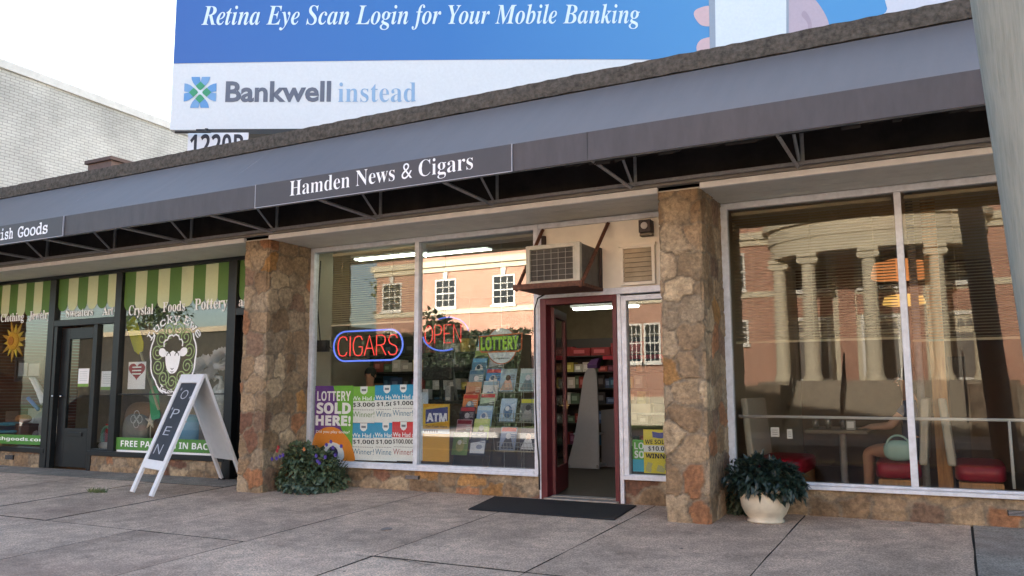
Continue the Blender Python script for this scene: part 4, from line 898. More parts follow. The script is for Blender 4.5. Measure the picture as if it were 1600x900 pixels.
b = bush((-1.90, -.20, .20), (.10, .12, .26), 260, .08, .02, fl=0.0); one(b, 'leafy_weed', leaf_mat('weed leaf', (.03, .05, .03), (.07, .10, .06)), 'thin green plant growing between the stone pillar and the cream pot', 'plant')
q = G(152, 769); b = MB()
for i in range(160):
    a = random.uniform(0, 6.28); r = random.uniform(0, 1) ** .5; p = Vector((q.x + r * .17 * math.cos(a), q.y + r * .07 * math.sin(a), gz(q.y))); e = p + Vector((random.uniform(-.04, .06), random.uniform(-.04, .04), random.uniform(.02, .07))); w = Vector((.004, .002, 0)); b.poly([p - w, p + w, e])
one(b, 'grass_tuft', leaf_mat('grass blade', (.05, .08, .02), (.12, .16, .05)), 'small tuft of grass growing in the pavement left of the sandwich board', 'weed')
# ------------------------------------------------------------------ door mat
b = MB(); cs = [G(778, 775), G(1001, 788.5), G(963, 814), G(735, 797)]
x0, x1, y0, y1 = -4.50, -2.93, -.93, -.15
b.hexa([(-4.47, -.93, gz(-.93) + .004), (-2.88, -.93, gz(-.93) + .004), (-2.94, -.14, gz(-.14) + .004), (-4.60, -.14, gz(-.14) + .004)], [(-4.46, -.92, gz(-.93) + .016), (-2.89, -.92, gz(-.93) + .016), (-2.95, -.15, gz(-.14) + .016), (-4.59, -.15, gz(-.14) + .016)])
one(b, 'door_mat', RUBBER, 'large black rubber mat lying before the red door', 'mat')
# ------------------------------------------------------------------ air conditioner, louvre, alarm, cable
ac = thing('air_conditioner', 'old window air conditioner jutting out above the red door', 'air conditioner', (-3.64, -.3, 2.24))
AX0, AX1, AZ0, AZ1, AY0 = -3.945, -3.335, 2.27, 2.685, -.60
CASE = mat('dingy cream enamel', srgb(176, 168, 148), .5, var=.18, vs=7)
b = MB(); t = .05
b.box(AX0, AX1, AY0 + .03, -.02, AZ0, AZ1); b.build('case', mat('dark weathered case', srgb(92, 88, 80), .6, var=.35, vs=6), ac, bev=.006)
b = MB(); frame_bars(b, AX0 - .005, AX1 + .005, AZ0 - .005, AZ1 + .005, .045, AY0 - .012, AY0 + .05); b.box(AX1 - .075, AX1 - .042, AY0 - .008, AY0 + .05, AZ0 + .04, AZ1 - .04); b.build('front_frame', CASE, ac, bev=.004)
b = MB(); 
for i in range(26): z = AZ0 + .05 + i * (AZ1 - AZ0 - .1) / 26; b.box(AX0 + .041, AX1 - .076, AY0 + .012, AY0 + .028, z, z + .006)
b.build('coil', mat('condenser fins', srgb(84, 78, 70), .6, metal=.1, var=.2), ac)
b = MB()
for i in range(1, 6): x = AX0 + .04 + (AX1 - AX0 - .117) * i / 6; b.tube([(x, AY0 - .004, AZ0 + .03), (x, AY0 - .004, AZ1 - .03)], .0022, 5)
for i in range(1, 6): z = AZ0 + .03 + (AZ1 - AZ0 - .06) * i / 6; b.tube([(AX0 + .03, AY0 - .007, z), (AX1 - .06, AY0 - .007, z)], .0022, 5)
b.build('wire_grille', ink(168, 162, 148), ac)
b = MB(); b.box(-4.06, -3.30, AY0 - .05, -.025, AZ0 - .04, AZ0 - .007); b.box(-4.08, -3.29, AY0 - .062, AY0 - .03, AZ0 - .045, AZ0 + .01); b.build('tray', RUST, ac)
for xb, xt in ((-4.05, -4.03), (-3.315, -3.24)):
    b = MB(); b.bar((xb, AY0 - .04, AZ0 - .05), (xt, -.03, 2.975), .03); b.bar((xb + .018, AY0 - .045, AZ0 - .05), (xt + .018, -.035, 2.975), .012); b.build('bracket', RUST, ac)
b = MB(); b.box(AX1 + .003, AX1 + .02, -.09, -.021, AZ0 - .03, AZ1 + .02); b.build('flashing', mat('dark flashing', (.05, .035, .03), .8), ac)
b = MB(); b.box(-4.034, -3.99, -.06, -.021, AZ0 + .4, 2.9); b.build('flashing', mat('dark flashing', (.05, .035, .03), .8), ac)
lv = thing('louver_vent', 'cream metal louvre vent set in the panel beside the air conditioner', 'vent', (-2.9, -.03, 2.27))
b = MB(); frame_bars(b, -3.10, -2.715, 2.275, 2.705, .035, -.055, -.018); b.box(-3.115, -2.70, -.065, -.02, 2.690, 2.72); b.build('frame', CREAM, lv, bev=.003)
b = MB(); b.box(-3.06, -2.75, -.0215, -.02, 2.31, 2.67)
b.mi = 1
for i in range(7): z = 2.315 + i * .051; b.hexa([(-3.064, -.052, z), (-2.751, -.052, z), (-2.751, -.046, z), (-3.064, -.046, z)], [(-3.064, -.030, z + .05), (-2.751, -.030, z + .05), (-2.751, -.024, z + .05), (-3.064, -.024, z + .05)])
b.build('slat', [BLACK, mat('louvre slat', srgb(168, 156, 132), .5, var=.2)], lv)
al = thing('alarm_box', 'small dark alarm box with a round lens high beside the stone pillar', 'alarm', (-2.78, -.06, 2.82))
b = MB(); b.box(-2.855, -2.725, -.14, -.021, 2.815, 2.95); b.build('case', mat('dark brown plastic', srgb(52, 42, 40), .45), al, bev=.006)
b = MB(); b.lathe([(.036, 0), (.036, .012), (.022, .014)], n=18); b.bm.transform(Matrix.Translation((-2.79, -.141, 2.885)) @ Matrix.Rotation(R_(90), 4, 'X')); b.build('lens', ink(190, 186, 180), al)
b = MB(); b.box(-2.855, -2.725, -.11, -.03, 2.785, 2.812); b.build('bracket', mat('alarm bracket', srgb(110, 100, 84), .6), al)
b = MB(); pts = [(-3.98, -.1, 2.23), (-4.07, -.09, 2.19), (-4.105, -.09, 2.08), (-4.11, -.088, 1.6), (-4.105, -.088, 1.0), (-4.09, -.088, .62), (-4.07, -.09, .40), (-4.065, -.09, .10)]
b.tube(pts, .009, 7); one(b, 'power_cable', BLACK, 'black cable running from the air conditioner down beside the red door frame', 'cable', smooth=True)
# ------------------------------------------------------------------ neon signs, lottery sign
def glow(name, col, s): return mat(name, tuple(min(1, c * .6) for c in col), .4, var=0, emit=col, es=s)
NRED, NBLUE = glow('red neon tube', (1.0, .07, .06), .24), glow('blue neon tube', (.14, .24, 1.0), .19)
NY = .07
STROKE = {'C': [[(.95, .8), (.8, .97), (.5, 1), (.2, .93), (.03, .65), (.03, .35), (.2, .07), (.5, 0), (.8, .03), (.95, .2)]], 'I': [[(.5, 0), (.5, 1)]],
 'G': [[(.95, .8), (.8, .97), (.5, 1), (.2, .93), (.03, .65), (.03, .35), (.2, .07), (.5, 0), (.8, .03), (.95, .2), (.95, .45), (.6, .45)]], 'A': [[(0, 0), (.5, 1), (1, 0)], [(.18, .36), (.82, .36)]],
 'R': [[(.05, 0), (.05, 1), (.6, 1), (.88, .9), (.92, .72), (.8, .56), (.5, .5), (.05, .5)], [(.5, .5), (.98, 0)]], 'S': [[(.92, .82), (.75, .97), (.5, 1), (.2, .95), (.08, .76), (.2, .58), (.5, .5), (.8, .42), (.93, .24), (.8, .05), (.5, 0), (.22, .03), (.06, .18)]],
 'O': [[(.5 + .48 * math.sin(2 * math.pi * i / 20), .5 + .5 * math.cos(2 * math.pi * i / 20)) for i in range(21)]], 'P': [[(.05, 0), (.05, 1), (.62, 1), (.9, .9), (.93, .72), (.85, .55), (.6, .47), (.05, .47)]],
 'E': [[(.92, 1), (.06, 1), (.06, 0), (.92, 0)], [(.06, .52), (.75, .52)]], 'N': [[(.05, 0), (.05, 1), (.95, 0), (.95, 1)]]}
def neon_text(b, txt, x0, x1, z0, z1, gap=.18, narrow={'I': .25}):
    ws = [narrow.get(c, 1) for c in txt]; tot = sum(ws) + gap * (len(txt) - 1); u = (x1 - x0) / tot; x = x0
    for c, w in zip(txt, ws):
        for st in STROKE[c]: b.tube([(x + (p[0] if w == 1 else .12) * u, NY, z0 + p[1] * (z1 - z0)) for p in st], .0072, 6)
        x += (w + gap) * u
def neon_feet(b, pts):
    for p in pts: b.tube([(p[0], NY + .05, p[1]), (p[0], NY + .0, p[1])], .006, 6)
a, c = P(522, 519, NY), P(629, 562, NY)
ng = thing('neon_sign', 'lit red neon sign spelling CIGARS in a blue capsule hanging in the news shop window', 'neon sign', ((a.x + c.x) / 2, NY, c.z))
b = MB(); r = (a.z - c.z) / 2; zc = (a.z + c.z) / 2
ring = [(a.x + r - r * math.sin(math.pi * i / 14), NY, zc + r * math.cos(math.pi * i / 14)) for i in range(15)] + [(c.x - r + r * math.sin(math.pi * i / 14), NY, zc - r * math.cos(math.pi * i / 14)) for i in range(15)]
b.tube(ring, .011, 7, closed=True); b.build('border_tube', NBLUE, ng, smooth=True)
b = MB(); neon_text(b, 'CIGARS', P(528, 540, NY).x, P(622, 540, NY).x, zc - r * .66, zc + r * .66, .16); b.build('letter_tube', NRED, ng, smooth=True)
b = MB()
for z in (zc - r * .7, zc + r * .7): b.tube([(a.x + .1, NY + .05, z), (c.x - .1, NY + .05, z)], .007, 6)
for x in (a.x + .2, c.x - .2): b.tube([(x, NY + .05, zc - r * .7), (x, NY + .05, 2.98)], .004, 5)
b.build('support_frame', BLACK, ng)
a, c = P(662, 505, NY), P(724, 541, NY)
ng = thing('neon_sign', 'lit red neon OPEN sign between blue arcs in the news shop window', 'neon sign', ((a.x + c.x) / 2, NY, c.z))
b = MB(); zl, zr_ = P(664, 540, NY).z, 0; neon_text(b, 'OPEN', a.x + .02, c.x - .03, P(690, 536, NY).z, P(690, 508, NY).z, .2); b.build('letter_tube', NRED, ng, smooth=True)
b = MB(); cx_, cz_ = (a.x + c.x) / 2, (P(690, 541, NY).z + P(690, 503, NY).z) / 2; rx, rz = .30, .20
for r0 in (1.0,):
    b.tube([(cx_ + rx * r0 * math.cos(R_(t)), NY + .01, cz_ + rz * r0 * math.sin(R_(t))) for t in range(187, 300, 6)], .010, 7)
    b.tube([(cx_ + .05 + rx * r0 * math.cos(R_(t)), NY + .01, cz_ + rz * r0 * math.sin(R_(t))) for t in range(8, 118, 6)], .007, 7)
b.build('arc_tube', NBLUE, ng, smooth=True)
b = MB(); b.box(cx_ - .1, cx_ + .12, NY + .02, NY + .06, cz_ - .3, cz_ - .2); b.tube([(cx_, NY + .04, cz_ - .2), (cx_, NY + .04, 2.98)], .004, 5); b.tube([(cx_ - .2, NY + .04, cz_ - .05), (cx_ + .2, NY + .04, cz_ - .05)], .006, 5); b.build('support_frame', BLACK, ng)
q = P(783, 540, .05); ls = thing('lottery_sign', 'round white hanging sign crossed by a lime green LOTTERY banner', 'sign', tuple(q))
rr = (P(806, 540, .05).x - P(760, 540, .05).x) / 2
b = MB(); b.disc((q.x, q.z), rr * 1.06, .060, 40, rr * 1.12); b.mi = 1; b.disc((q.x, q.z), rr, .057, 40, rr * 1.05); b.mi = 2
for i in range(9): x = q.x - .10 + i * .024; b.quad((x, .0555, q.z - rr * .80), (x + .016, .0555, q.z - rr * .80), (x + .016, .0555, q.z - rr * .72), (x, .0555, q.z - rr * .72))
b.build('disc', [ink(190, 96, 60), ink(226, 232, 230), ink(120, 124, 120)], ls)
a, c = P(750, 525, .05), P(813, 549, .05); h = a.z - c.z
b = MB(); b.prism([(a.x - .01, c.z + .03), (a.x + .02, c.z - .005), (c.x - .02, c.z - .005), (c.x + .02, c.z + .03), (c.x + .03, a.z + .02), (a.x - .02, a.z - .0)], .050, .055, 'y'); b.mi = 1
b.prism([(a.x + .005, c.z + .03), (a.x + .03, c.z + .012), (c.x - .03, c.z + .012), (c.x + .005, c.z + .035), (c.x + .012, a.z + .002), (a.x - .005, a.z - .015)], .0462, .0492, 'y'); b.build('banner', [ink(216, 110, 50), ink(28, 40, 24)], ls)
b = MB(); b.text('LOTTERY', (a.x + .012, .0455, c.z + .022), UX, UZ, w=c.x - a.x - .03, h=h - .035, kind='sb', off=.02, depth=.002); b.build('lettering', ink(178, 232, 60), ls)
b = MB(); b.tube([(q.x, .058, q.z + rr), (q.x, .058, 2.98)], .003, 5); b.build('cord', ink(190, 190, 190), ls)
# ------------------------------------------------------------------ posters
def rect(xl, yt, xr, yb, y): a, c = P(xl, yt, y), P(xr, yb, y); return a.x, c.x, c.z, a.z
def sheet_thing(name, label, cat, r, y, m, group=None):
    b = MB(); b.box(r[0], r[1], y, y + .0015, r[2], r[3]); t = thing(name, label, cat, ((r[0] + r[1]) / 2, y, r[2]), group); b.build('paper', m, t); return t
def fr(r, u, v): return (r[0] + (r[1] - r[0]) * u, r[2] + (r[3] - r[2]) * v)
def words(b, r, y, txt, u0, u1, v0, v1, kind='sb', off=.0):
    a, c = fr(r, u0, v0), fr(r, u1, v1); b.text(txt, (a[0], y, a[1]), UX, UZ, w=c[0] - a[0], h=c[1] - a[1], kind=kind, off=off, depth=.0006)
def patch(b, r, y, pts): b.poly([(fr(r, *p)[0], y, fr(r, *p)[1]) for p in pts])
r = rect(493, 603, 550, 724, .012); t = sheet_thing('lottery_poster', 'purple green and orange poster reading LOTTERY SOLD HERE behind the flowering shrub', 'poster', r, .012, ink(104, 60, 140))
b = MB(); patch(b, r, .0105, [(.48, 1), (1, 1), (1, .14), (.84, .30), (.66, .5), (.60, .75)]); b.mi = 1; patch(b, r, .0098, smooth_loop([(0, .33), (.2, .43), (.4, .46), (.62, .44), (.85, .34), (1, .2), (1, 0), (0, 0)], 3)); b.mi = 2; patch(b, r, .0092, [(.5 + .3 * math.cos(i * .3), .1 + .16 * math.sin(i * .3)) for i in range(21)])
b.mi = 3; patch(b, r, .0086, [(.5 + .14 * math.cos(i * .3), .12 + .09 * math.sin(i * .3)) for i in range(21)])
b.build('picture', [ink(110, 176, 60), ink(226, 140, 50), ink(230, 230, 232), ink(60, 50, 90)], t)
b = MB(); words(b, r, .0080, 'LOTTERY', .06, .94, .80, .93); words(b, r, .0080, 'SOLD', .05, .95, .63, .78, off=.03); words(b, r, .0080, 'HERE!', .03, .95, .475, .61, off=.03); words(b, r, .0080, 'Did you play today?', .05, .93, .37, .415, kind=None, off=.01); b.build('lettering', ink(244, 244, 246), t)
BL = (52, 152, 196)
for k, (xl, yt, xr, yb, y, colr, amt, lb) in enumerate(((549, 604, 588, 661, .016, (126, 186, 70), '$3,000', 'green-topped'), (586, 602, 623, 661, .0145, BL, '$1,500', 'blue-topped'), (612, 601, 648, 659, .012, BL, '$1,000', 'blue-topped'), (549, 661, 587, 720, .016, BL, '$1,000', 'blue-topped'), (585, 660, 620, 721, .0145, BL, '$1,000', 'blue-topped'), (613, 659, 648, 721, .012, (206, 60, 64), '$100,000', 'red-topped'))):
    r = rect(xl, yt, xr, yb, y); col_ = ['first', 'middle', 'last'][k % 3]
    t = sheet_thing('winner_poster', '%s winner poster with %s, %s in the %s row of the news window' % (lb, amt, col_, 'upper' if k < 3 else 'lower'), 'poster', r, y, ink(232, 234, 232), 'lottery winner posters')
    b = MB(); patch(b, r, y - .0004, [(0, .60), (1, .60), (1, 1), (0, 1)]); b.mi = 1; patch(b, r, y - .0008, [(.36, 1), (.36, .86), (.42, .80), (.5, .78), (.58, .80), (.64, .86), (.64, 1)]); b.mi = 2; patch(b, r, y - .0012, [(.41, .87), (.59, .87), (.59, .93), (.41, .93)])
    for i in range(12): patch(b, r, y - .0006, [(.08 + i * .07, .345), (.12 + i * .07, .345), (.12 + i * .07, .365), (.08 + i * .07, .365)])
    b.build('picture', [ink(*colr), ink(230, 234, 236), ink(120, 124, 130)], t)
    b = MB(); words(b, r, y - .0010, 'We Had a', .03, .97, .615, .73, kind=None, off=.012); b.mi = 1; words(b, r, y - .0010, amt, .08 if len(amt) < 8 else .04, .94, .425, .555); b.mi = 2; words(b, r, y - .0010, 'Winner!', .06, .92, .155, .31, kind=None, off=-.004); b.build('lettering', [ink(244, 246, 246), ink(26, 26, 30), ink(*[int(c * .75) for c in colr])], t)
r = rect(656, 613, 668, 720, .020); sheet_thing('pale_notice', 'narrow pale blue notice tucked behind the ATM poster', 'poster', r, .020, ink(196, 210, 216))
r = rect(661, 631, 702, 722, .012); t = sheet_thing('cash_machine_poster', 'yellow poster reading ATM Get Cash Here beside the magazine rack', 'poster', r, .012, ink(222, 166, 40))
b = MB(); patch(b, r, .0115, [(0, .93), (1, 1), (1, .70), (0, .62)]); b.mi = 1; patch(b, r, .0110, [(.10, .90), (.94, .95), (.94, .71), (.10, .65)]); b.mi = 2; patch(b, r, .0112, [(0, .48), (1, .48), (1, .56), (0, .56)]); b.mi = 3
for i in range(6): patch(b, r, .0106, [(.05 + i * .09, .50), (.12 + i * .09, .50), (.12 + i * .09, .54), (.05 + i * .09, .54)])
b.build('picture', [ink(226, 190, 70), ink(80, 84, 140), ink(206, 216, 222), ink(110, 90, 100)], t)
b = MB(); words(b, r, .0102, 'ATM', .14, .90, .69, .84, off=.03); b.mi = 1; words(b, r, .0102, 'Get Cash Here', .10, .92, .585, .625, kind=None, off=.02); b.build('lettering', [ink(240, 242, 246), ink(80, 56, 30)], t)
r = rect(988, 687, 1026, 738, .016); t = sheet_thing('lottery_poster', 'green and blue LOTTERY SOLD poster half covered by the yellow one by the door', 'poster', r, .016, ink(96, 178, 70))
b = MB(); patch(b, r, .0155, [(0, 0), (1, 0), (1, .38), (0, .38)]); b.build('picture', ink(70, 176, 206), t)
b = MB(); words(b, r, .015, 'LOTTERY', .08, 1.5, .70, .92); words(b, r, .015, 'SOLD', .08, .92, .42, .66, off=.02); b.build('lettering', ink(240, 244, 240), t)
r = rect(1005, 671, 1056, 741, .012); t = sheet_thing('winner_poster', 'yellow poster reading WE SOLD A $10,000 WINNER beside the stone pillar', 'poster', r, .012, ink(232, 212, 60))
b = MB(); patch(b, r, .0115, [(0, .48), (1, .48), (1, .64), (0, .64)]); b.mi = 1; patch(b, r, .0113, [(.30, .82), (.55, .80), (.8, .83), (.78, .95), (.5, .93), (.28, .96)]); b.mi = 2
for i in range(9): u, v = random.uniform(.1, .9), random.uniform(.06, .2); patch(b, r, .0111 - i * .00003, [(u - .1, v - .03), (u + .06, v - .06), (u + .1, v + .03), (u - .06, v + .06)])
b.build('picture', [ink(240, 240, 236), ink(66, 70, 150), ink(190, 184, 120)], t)
b = MB(); words(b, r, .0105, 'WE SOLD A', .05, .95, .67, .77); words(b, r, .0105, '$10,000', .15, .9, .50, .62); words(b, r, .0105, 'WINNER', .06, .94, .34, .45, off=.02); b.build('lettering', ink(24, 24, 28), t)
# ------------------------------------------------------------------ magazines
WIRE = mat('pale wire', srgb(190, 190, 182), .35, metal=.6, var=.1)
def magazine(c, w, h, tilt, cols, label, group, pic=0, title=None, yaw=0):
    t = thing('magazine', label, 'magazine', tuple(c), group)
    M = Matrix.Translation(c) @ Matrix.Rotation(R_(yaw), 4, 'Z') @ Matrix.Rotation(R_(-tilt), 4, 'X')
    b = MB(); b.M = M; b.box(-w / 2, w / 2, 0, .006, 0, h); b.build('cover', ink(*[min(245, int(c * 1.25 + 8)) for c in cols[0]]), t)
    b = MB(); b.M = M; b.quad((-w * .46, -.001, h * .80), (w * .46, -.001, h * .80), (w * .46, -.001, h * .97), (-w * .46, -.001, h * .97)); b.mi = 1
    if pic == 0: b.poly([(w * .28 * math.cos(i * .35), -.0012, h * .42 + h * .28 * math.sin(i * .35)) for i in range(18)]); b.mi = 2; b.poly([(-w * .05 + w * .14 * math.cos(i * .5), -.0016, h * .56 + h * .11 * math.sin(i * .5)) for i in range(13)])
    elif pic == 1: b.quad((-w * .46, -.0012, h * .06), (w * .46, -.0012, h * .06), (w * .46, -.0012, h * .62), (-w * .46, -.0012, h * .5)); b.mi = 2; b.poly([(w * .1 + w * .2 * math.cos(i * .5), -.0016, h * .34 + h * .1 * math.sin(i * .5)) for i in range(13)])
    else: b.poly([(-w * .42, -.0012, h * .05), (w * .40, -.0012, h * .05), (w * .22, -.0012, h * .44), (w * .02, -.0012, h * .66), (-w * .2, -.0012, h * .46)]); b.mi = 2; b.poly([(w * .16 * math.cos(i * .5), -.0016, h * .60 + h * .13 * math.sin(i * .5)) for i in range(13)])
    for k in range(3): z = h * (.70 - .09 * k); b.mi = 2; b.quad((w * .14, -.0020, z), (w * .42, -.0020, z), (w * .42, -.0020, z + h * .03), (w * .14, -.0020, z + h * .03))
    b.build('picture', [ink(*[min(250, int(c * 1.2)) for c in q_]) for q_ in cols[1:4]], t)
    if title: b = MB(); b.M = M; b.text(title, (-w * .43, -.002, h * .82), UX, UZ, w=w * .86, h=h * .12, kind='sb', off=.01, depth=.0006); b.build('lettering', ink(246, 246, 240), t)
    return t
ORD = ['lowest', 'second', 'third', 'fourth', 'fifth', 'sixth', 'seventh', 'eighth', 'topmost']
LC = [((92, 120, 62), (206, 210, 190), (150, 150, 90), (216, 206, 190), 'green'), ((196, 150, 156), (150, 40, 60), (90, 60, 70), (230, 220, 220), 'pink'), ((60, 46, 56), (180, 60, 70), (110, 90, 100), (200, 190, 190), 'dark plum'), ((190, 120, 70), (200, 60, 50), (120, 130, 140), (230, 220, 200), 'orange'), ((180, 130, 100), (190, 150, 110), (150, 80, 60), (230, 215, 190), 'tan'), ((110, 130, 140), (70, 110, 140), (160, 170, 170), (220, 220, 210), 'slate blue'), ((60, 110, 140), (90, 160, 200), (220, 225, 225), (40, 60, 80), 'teal'), ((120, 140, 70), (220, 224, 220), (70, 90, 60), (200, 200, 120), 'olive'), ((70, 140, 180), (110, 180, 216), (220, 224, 226), (60, 70, 90), 'sky blue')]
RC = [((40, 48, 66), (70, 80, 110), (190, 196, 200), (120, 130, 150), 'navy'), ((170, 186, 110), (200, 206, 140), (110, 120, 80), (230, 230, 200), 'lime'), ((130, 160, 200), (180, 200, 226), (226, 230, 232), (90, 110, 150), 'pale blue'), ((160, 176, 150), (180, 50, 60), (90, 100, 90), (230, 230, 226), 'grey green'), ((200, 206, 210), (150, 180, 200), (110, 120, 160), (230, 230, 230), 'white'), ((60, 120, 180), (190, 60, 70), (230, 230, 232), (40, 60, 100), 'bright blue'), ((150, 150, 150), (170, 160, 150), (90, 90, 90), (220, 220, 214), 'grey'), ((170, 190, 196), (196, 210, 214), (190, 190, 110), (226, 230, 230), 'silvery'), ((216, 170, 80), (226, 150, 70), (120, 90, 60), (240, 230, 200), 'gold')]
x0 = P(718, 711, .24).x; z0 = P(718, 711, .24).z
for side, cols, xs_ in ((0, LC, -.01), (1, RC, .235)):
    for k, cc in enumerate(cols):
        magazine(Vector((x0 + xs_ - .006 * k, .24 + .085 * k, z0 + .152 * k + (.012 if side else 0))), .215, .27, 14, cc[:4], '%s magazine, %s in the %s column of the stepped rack' % (cc[4], ORD[k], 'right' if side else 'left'), 'magazines on the stepped rack', pic=(k + side) % 3, title={(0, 0): 'Country', (0, 1): 'bon appetit'}.get((k, side)))
tr_ = thing('magazine_rack', 'tall stepped black magazine rack full of covers behind the news shop window', 'rack', (x0 + .1, .6, 0))
b = MB()
for k in range(9): b.box(x0 - .14 - .006 * k, x0 + .36 - .006 * k, .256 + .085 * k + .07, .34 + .085 * k, z0 + .152 * k - .012, z0 + .152 * k - .004); b.box(x0 - .14 - .006 * k, x0 + .36 - .006 * k, .25 + .085 * k - .02, .25 + .085 * k - .017, z0 + .152 * k - .008, z0 + .152 * k + .03) if k else None
b.build('shelf', mat('clear grey shelf', (.05, .05, .055), .3), tr_)
b = MB()
for s_ in (-.155, .345): b.hexa([(x0 + s_, .22, 0.012), (x0 + s_ + .012, .22, 0.012), (x0 + s_ + .012, 1.05, 0.012), (x0 + s_, 1.05, 0.012)], [(x0 + s_ - .05, .98, z0 + 1.4), (x0 + s_ - .038, .98, z0 + 1.4), (x0 + s_ - .038, 1.05, z0 + 1.4), (x0 + s_ - .05, 1.05, z0 + 1.4)])
b.build('side_panel', BLACK, tr_)
mg = thing('magazine', 'red-topped magazine standing alone above the stepped rack', 'magazine', (x0 + .17, 1.0, z0 + 1.40)); b = MB(); b.box(x0 + .06, x0 + .27, 1.0, 1.006, z0 + 1.385, z0 + 1.60); b.build('cover', ink(170, 160, 156), mg); b = MB(); b.quad((x0 + .065, .998, z0 + 1.52), (x0 + .265, .998, z0 + 1.52), (x0 + .265, .998, z0 + 1.59), (x0 + .065, .998, z0 + 1.59)); b.build('picture', ink(170, 60, 60), mg)
# wire rack with six magazines
wr = thing('wire_rack', 'pale wire magazine rack with three tiers by the red door', 'rack', (P(805, 720, .3).x, .35, .0))
b = MB(); xa, xb = P(779, 700, .3).x, P(838, 700, .3).x; xm = (xa + xb) / 2
for x in (xa, xm - .015, xm + .015, xb): b.tube([(x, .44, .03), (x, .44, P(800, 575, .4).z)], .005, 6)
tiers = [P(800, 705, .3).z, P(800, 660, .3).z, P(800, 613, .3).z]
WM = [[((130, 140, 160), (190, 60, 60), (40, 46, 60), (220, 222, 226), 'red white and black'), ((30, 32, 48), (60, 60, 80), (226, 228, 232), (190, 150, 130), 'black suit photograph')], [((150, 170, 190), (170, 190, 206), (60, 90, 130), (226, 230, 232), 'light blue'), ((96, 100, 96), (190, 190, 60), (150, 150, 146), (60, 60, 60), 'grey yellow-titled')], [((140, 160, 176), (160, 180, 190), (206, 160, 140), (90, 60, 50), 'face portrait'), ((150, 176, 176), (190, 206, 206), (120, 140, 140), (226, 230, 230), 'pale aqua')]]
for k, z in enumerate(tiers):
    for xx0, xx1 in ((xa, xm - .015), (xm + .015, xb)):
        for dz, yy in ((0, .26), (.05, .25), (.10, .245)): b.tube([(xx0, .44, z + dz), (xx0 + .005, yy, z + dz), (xx1 - .005, yy, z + dz), (xx1, .44, z + dz)], .0035, 5)
        for i in range(6): x = xx0 + .01 + (xx1 - xx0 - .02) * i / 5; b.tube([(x, .44, z), (x, .26, z), (x, .247, z + .10)], .0028, 5)
        b.tube([(xx0 - .03, .30, z), (xx0 - .03, .25, z + .02), (xx0 - .035, .24, z + .17), (xx0 + .01, .30, z + .18)], .0035, 5)
    for j, xc in enumerate(((xa + xm - .015) / 2, (xm + .015 + xb) / 2)):
        cc = WM[k][j]; magazine(Vector((xc, .285, z + .012)), .21, .275, 16, cc[:4], '%s magazine in the %s tier of the wire rack, %s side' % (cc[4], ['bottom', 'middle', 'top'][k], 'left' if j == 0 else 'right'), 'magazines in the wire rack', pic=2 if j or k != 1 else 0)
for yy in (.44, .25): b.tube([(xa, yy, .02), (xb, yy, .02)], .005, 6)
b.build('wire_frame', WIRE, wr, smooth=True)
# ------------------------------------------------------------------ inside the news shop
TUBE = mat('fluorescent tube', (.9, .95, .85), .4, var=0, emit=(.92, 1.0, .84), es=2.2)
fl = None
L1, L2 = PZ(605, 403, 3.0), PZ(712, 396, 3.0)
for x, y, ln, lb in ((L1.x, L1.y, 1.1, 'fluorescent ceiling light nearest the window above the CIGARS sign'), (L2.x, L2.y, 1.1, 'fluorescent ceiling light above the OPEN sign'), (-5.6, 4.4, 1.3, 'fluorescent ceiling light deep in the shop behind the door jamb'), (-13.6, 2.2, 1.3, 'added fluorescent ceiling light behind the sun ornament, brightening the gift shop'), (-10.1, 2.2, 1.3, 'added fluorescent ceiling light behind the sheep emblem, brightening the gift shop'), (P(946, 479, 4.7).x, 4.7, 1.2, 'fluorescent ceiling light seen through the open red door')):  # both gift shop lights are unseen, added to brighten its goods
    t = thing('ceiling_light', lb, 'ceiling light', (x, y, 3.0), 'shop ceiling lights')
    lz = 3.03 if y < 4.6 else P(946, 479, 4.7).z
    b = MB(); b.box(x - ln / 2, x + ln / 2, y - .11, y + .11, lz, lz + .048); b.build('housing', WHITE, t)
    if lz < 3: b = MB(); b.tube([(x - .4, y, lz + .05), (x - .4, y, 3.08)], .006, 6); b.tube([(x + .4, y, lz + .05), (x + .4, y, 3.08)], .006, 6); b.build('chain', STEEL, t)
    for dy in (-.05, .05): b = MB(); b.tube([(x - ln / 2 + .03, y + dy, lz - .02), (x + ln / 2 - .03, y + dy, lz - .02)], .018, 8); b.build('tube', TUBE, t, smooth=True)
b = MB(); b.box(-8.4, -5.5, 1.2, 1.75, .012, 1.0); b.mi = 1; b.box(-8.45, -5.45, 1.15, 1.8, 1.002, 1.04); one(b, 'shop_counter', [ink(110, 84, 62), ink(60, 54, 50)], 'brown shop counter behind the lottery posters', 'counter', bev=.008)
q = P(686, 576, 1.35); t = thing('monitor', 'large black till monitor seen from behind under the OPEN sign', 'monitor', (q.x, 1.4, 1.04))
b = MB(); b.box(q.x - .24, q.x + .24, 1.30, 1.36, q.z - .16, q.z + .16); b.build('screen_back', BLACK, t, bev=.02)
b = MB(); b.tube([(q.x, 1.42, 1.04), (q.x, 1.40, q.z - .08)], .03, 10); b.box(q.x - .14, q.x + .14, 1.3, 1.5, 1.041, 1.06); b.build('stand', BLACK, t)
q = P(706, 556, 1.2); b = MB(); b.tube([(q.x - .14, 1.3, q.z + .10), (q.x - .02, 1.25, q.z + .11), (q.x + .05, 1.2, q.z - .12)], .022, 8); b.tube([(q.x - .1, 1.3, q.z + .10), (q.x - .1, 1.5, 1.04)], .02, 8); one(b, 'lamp_arm', ink(170, 176, 180), 'pale jointed arm reaching over the black monitor', 'lamp', smooth=True)
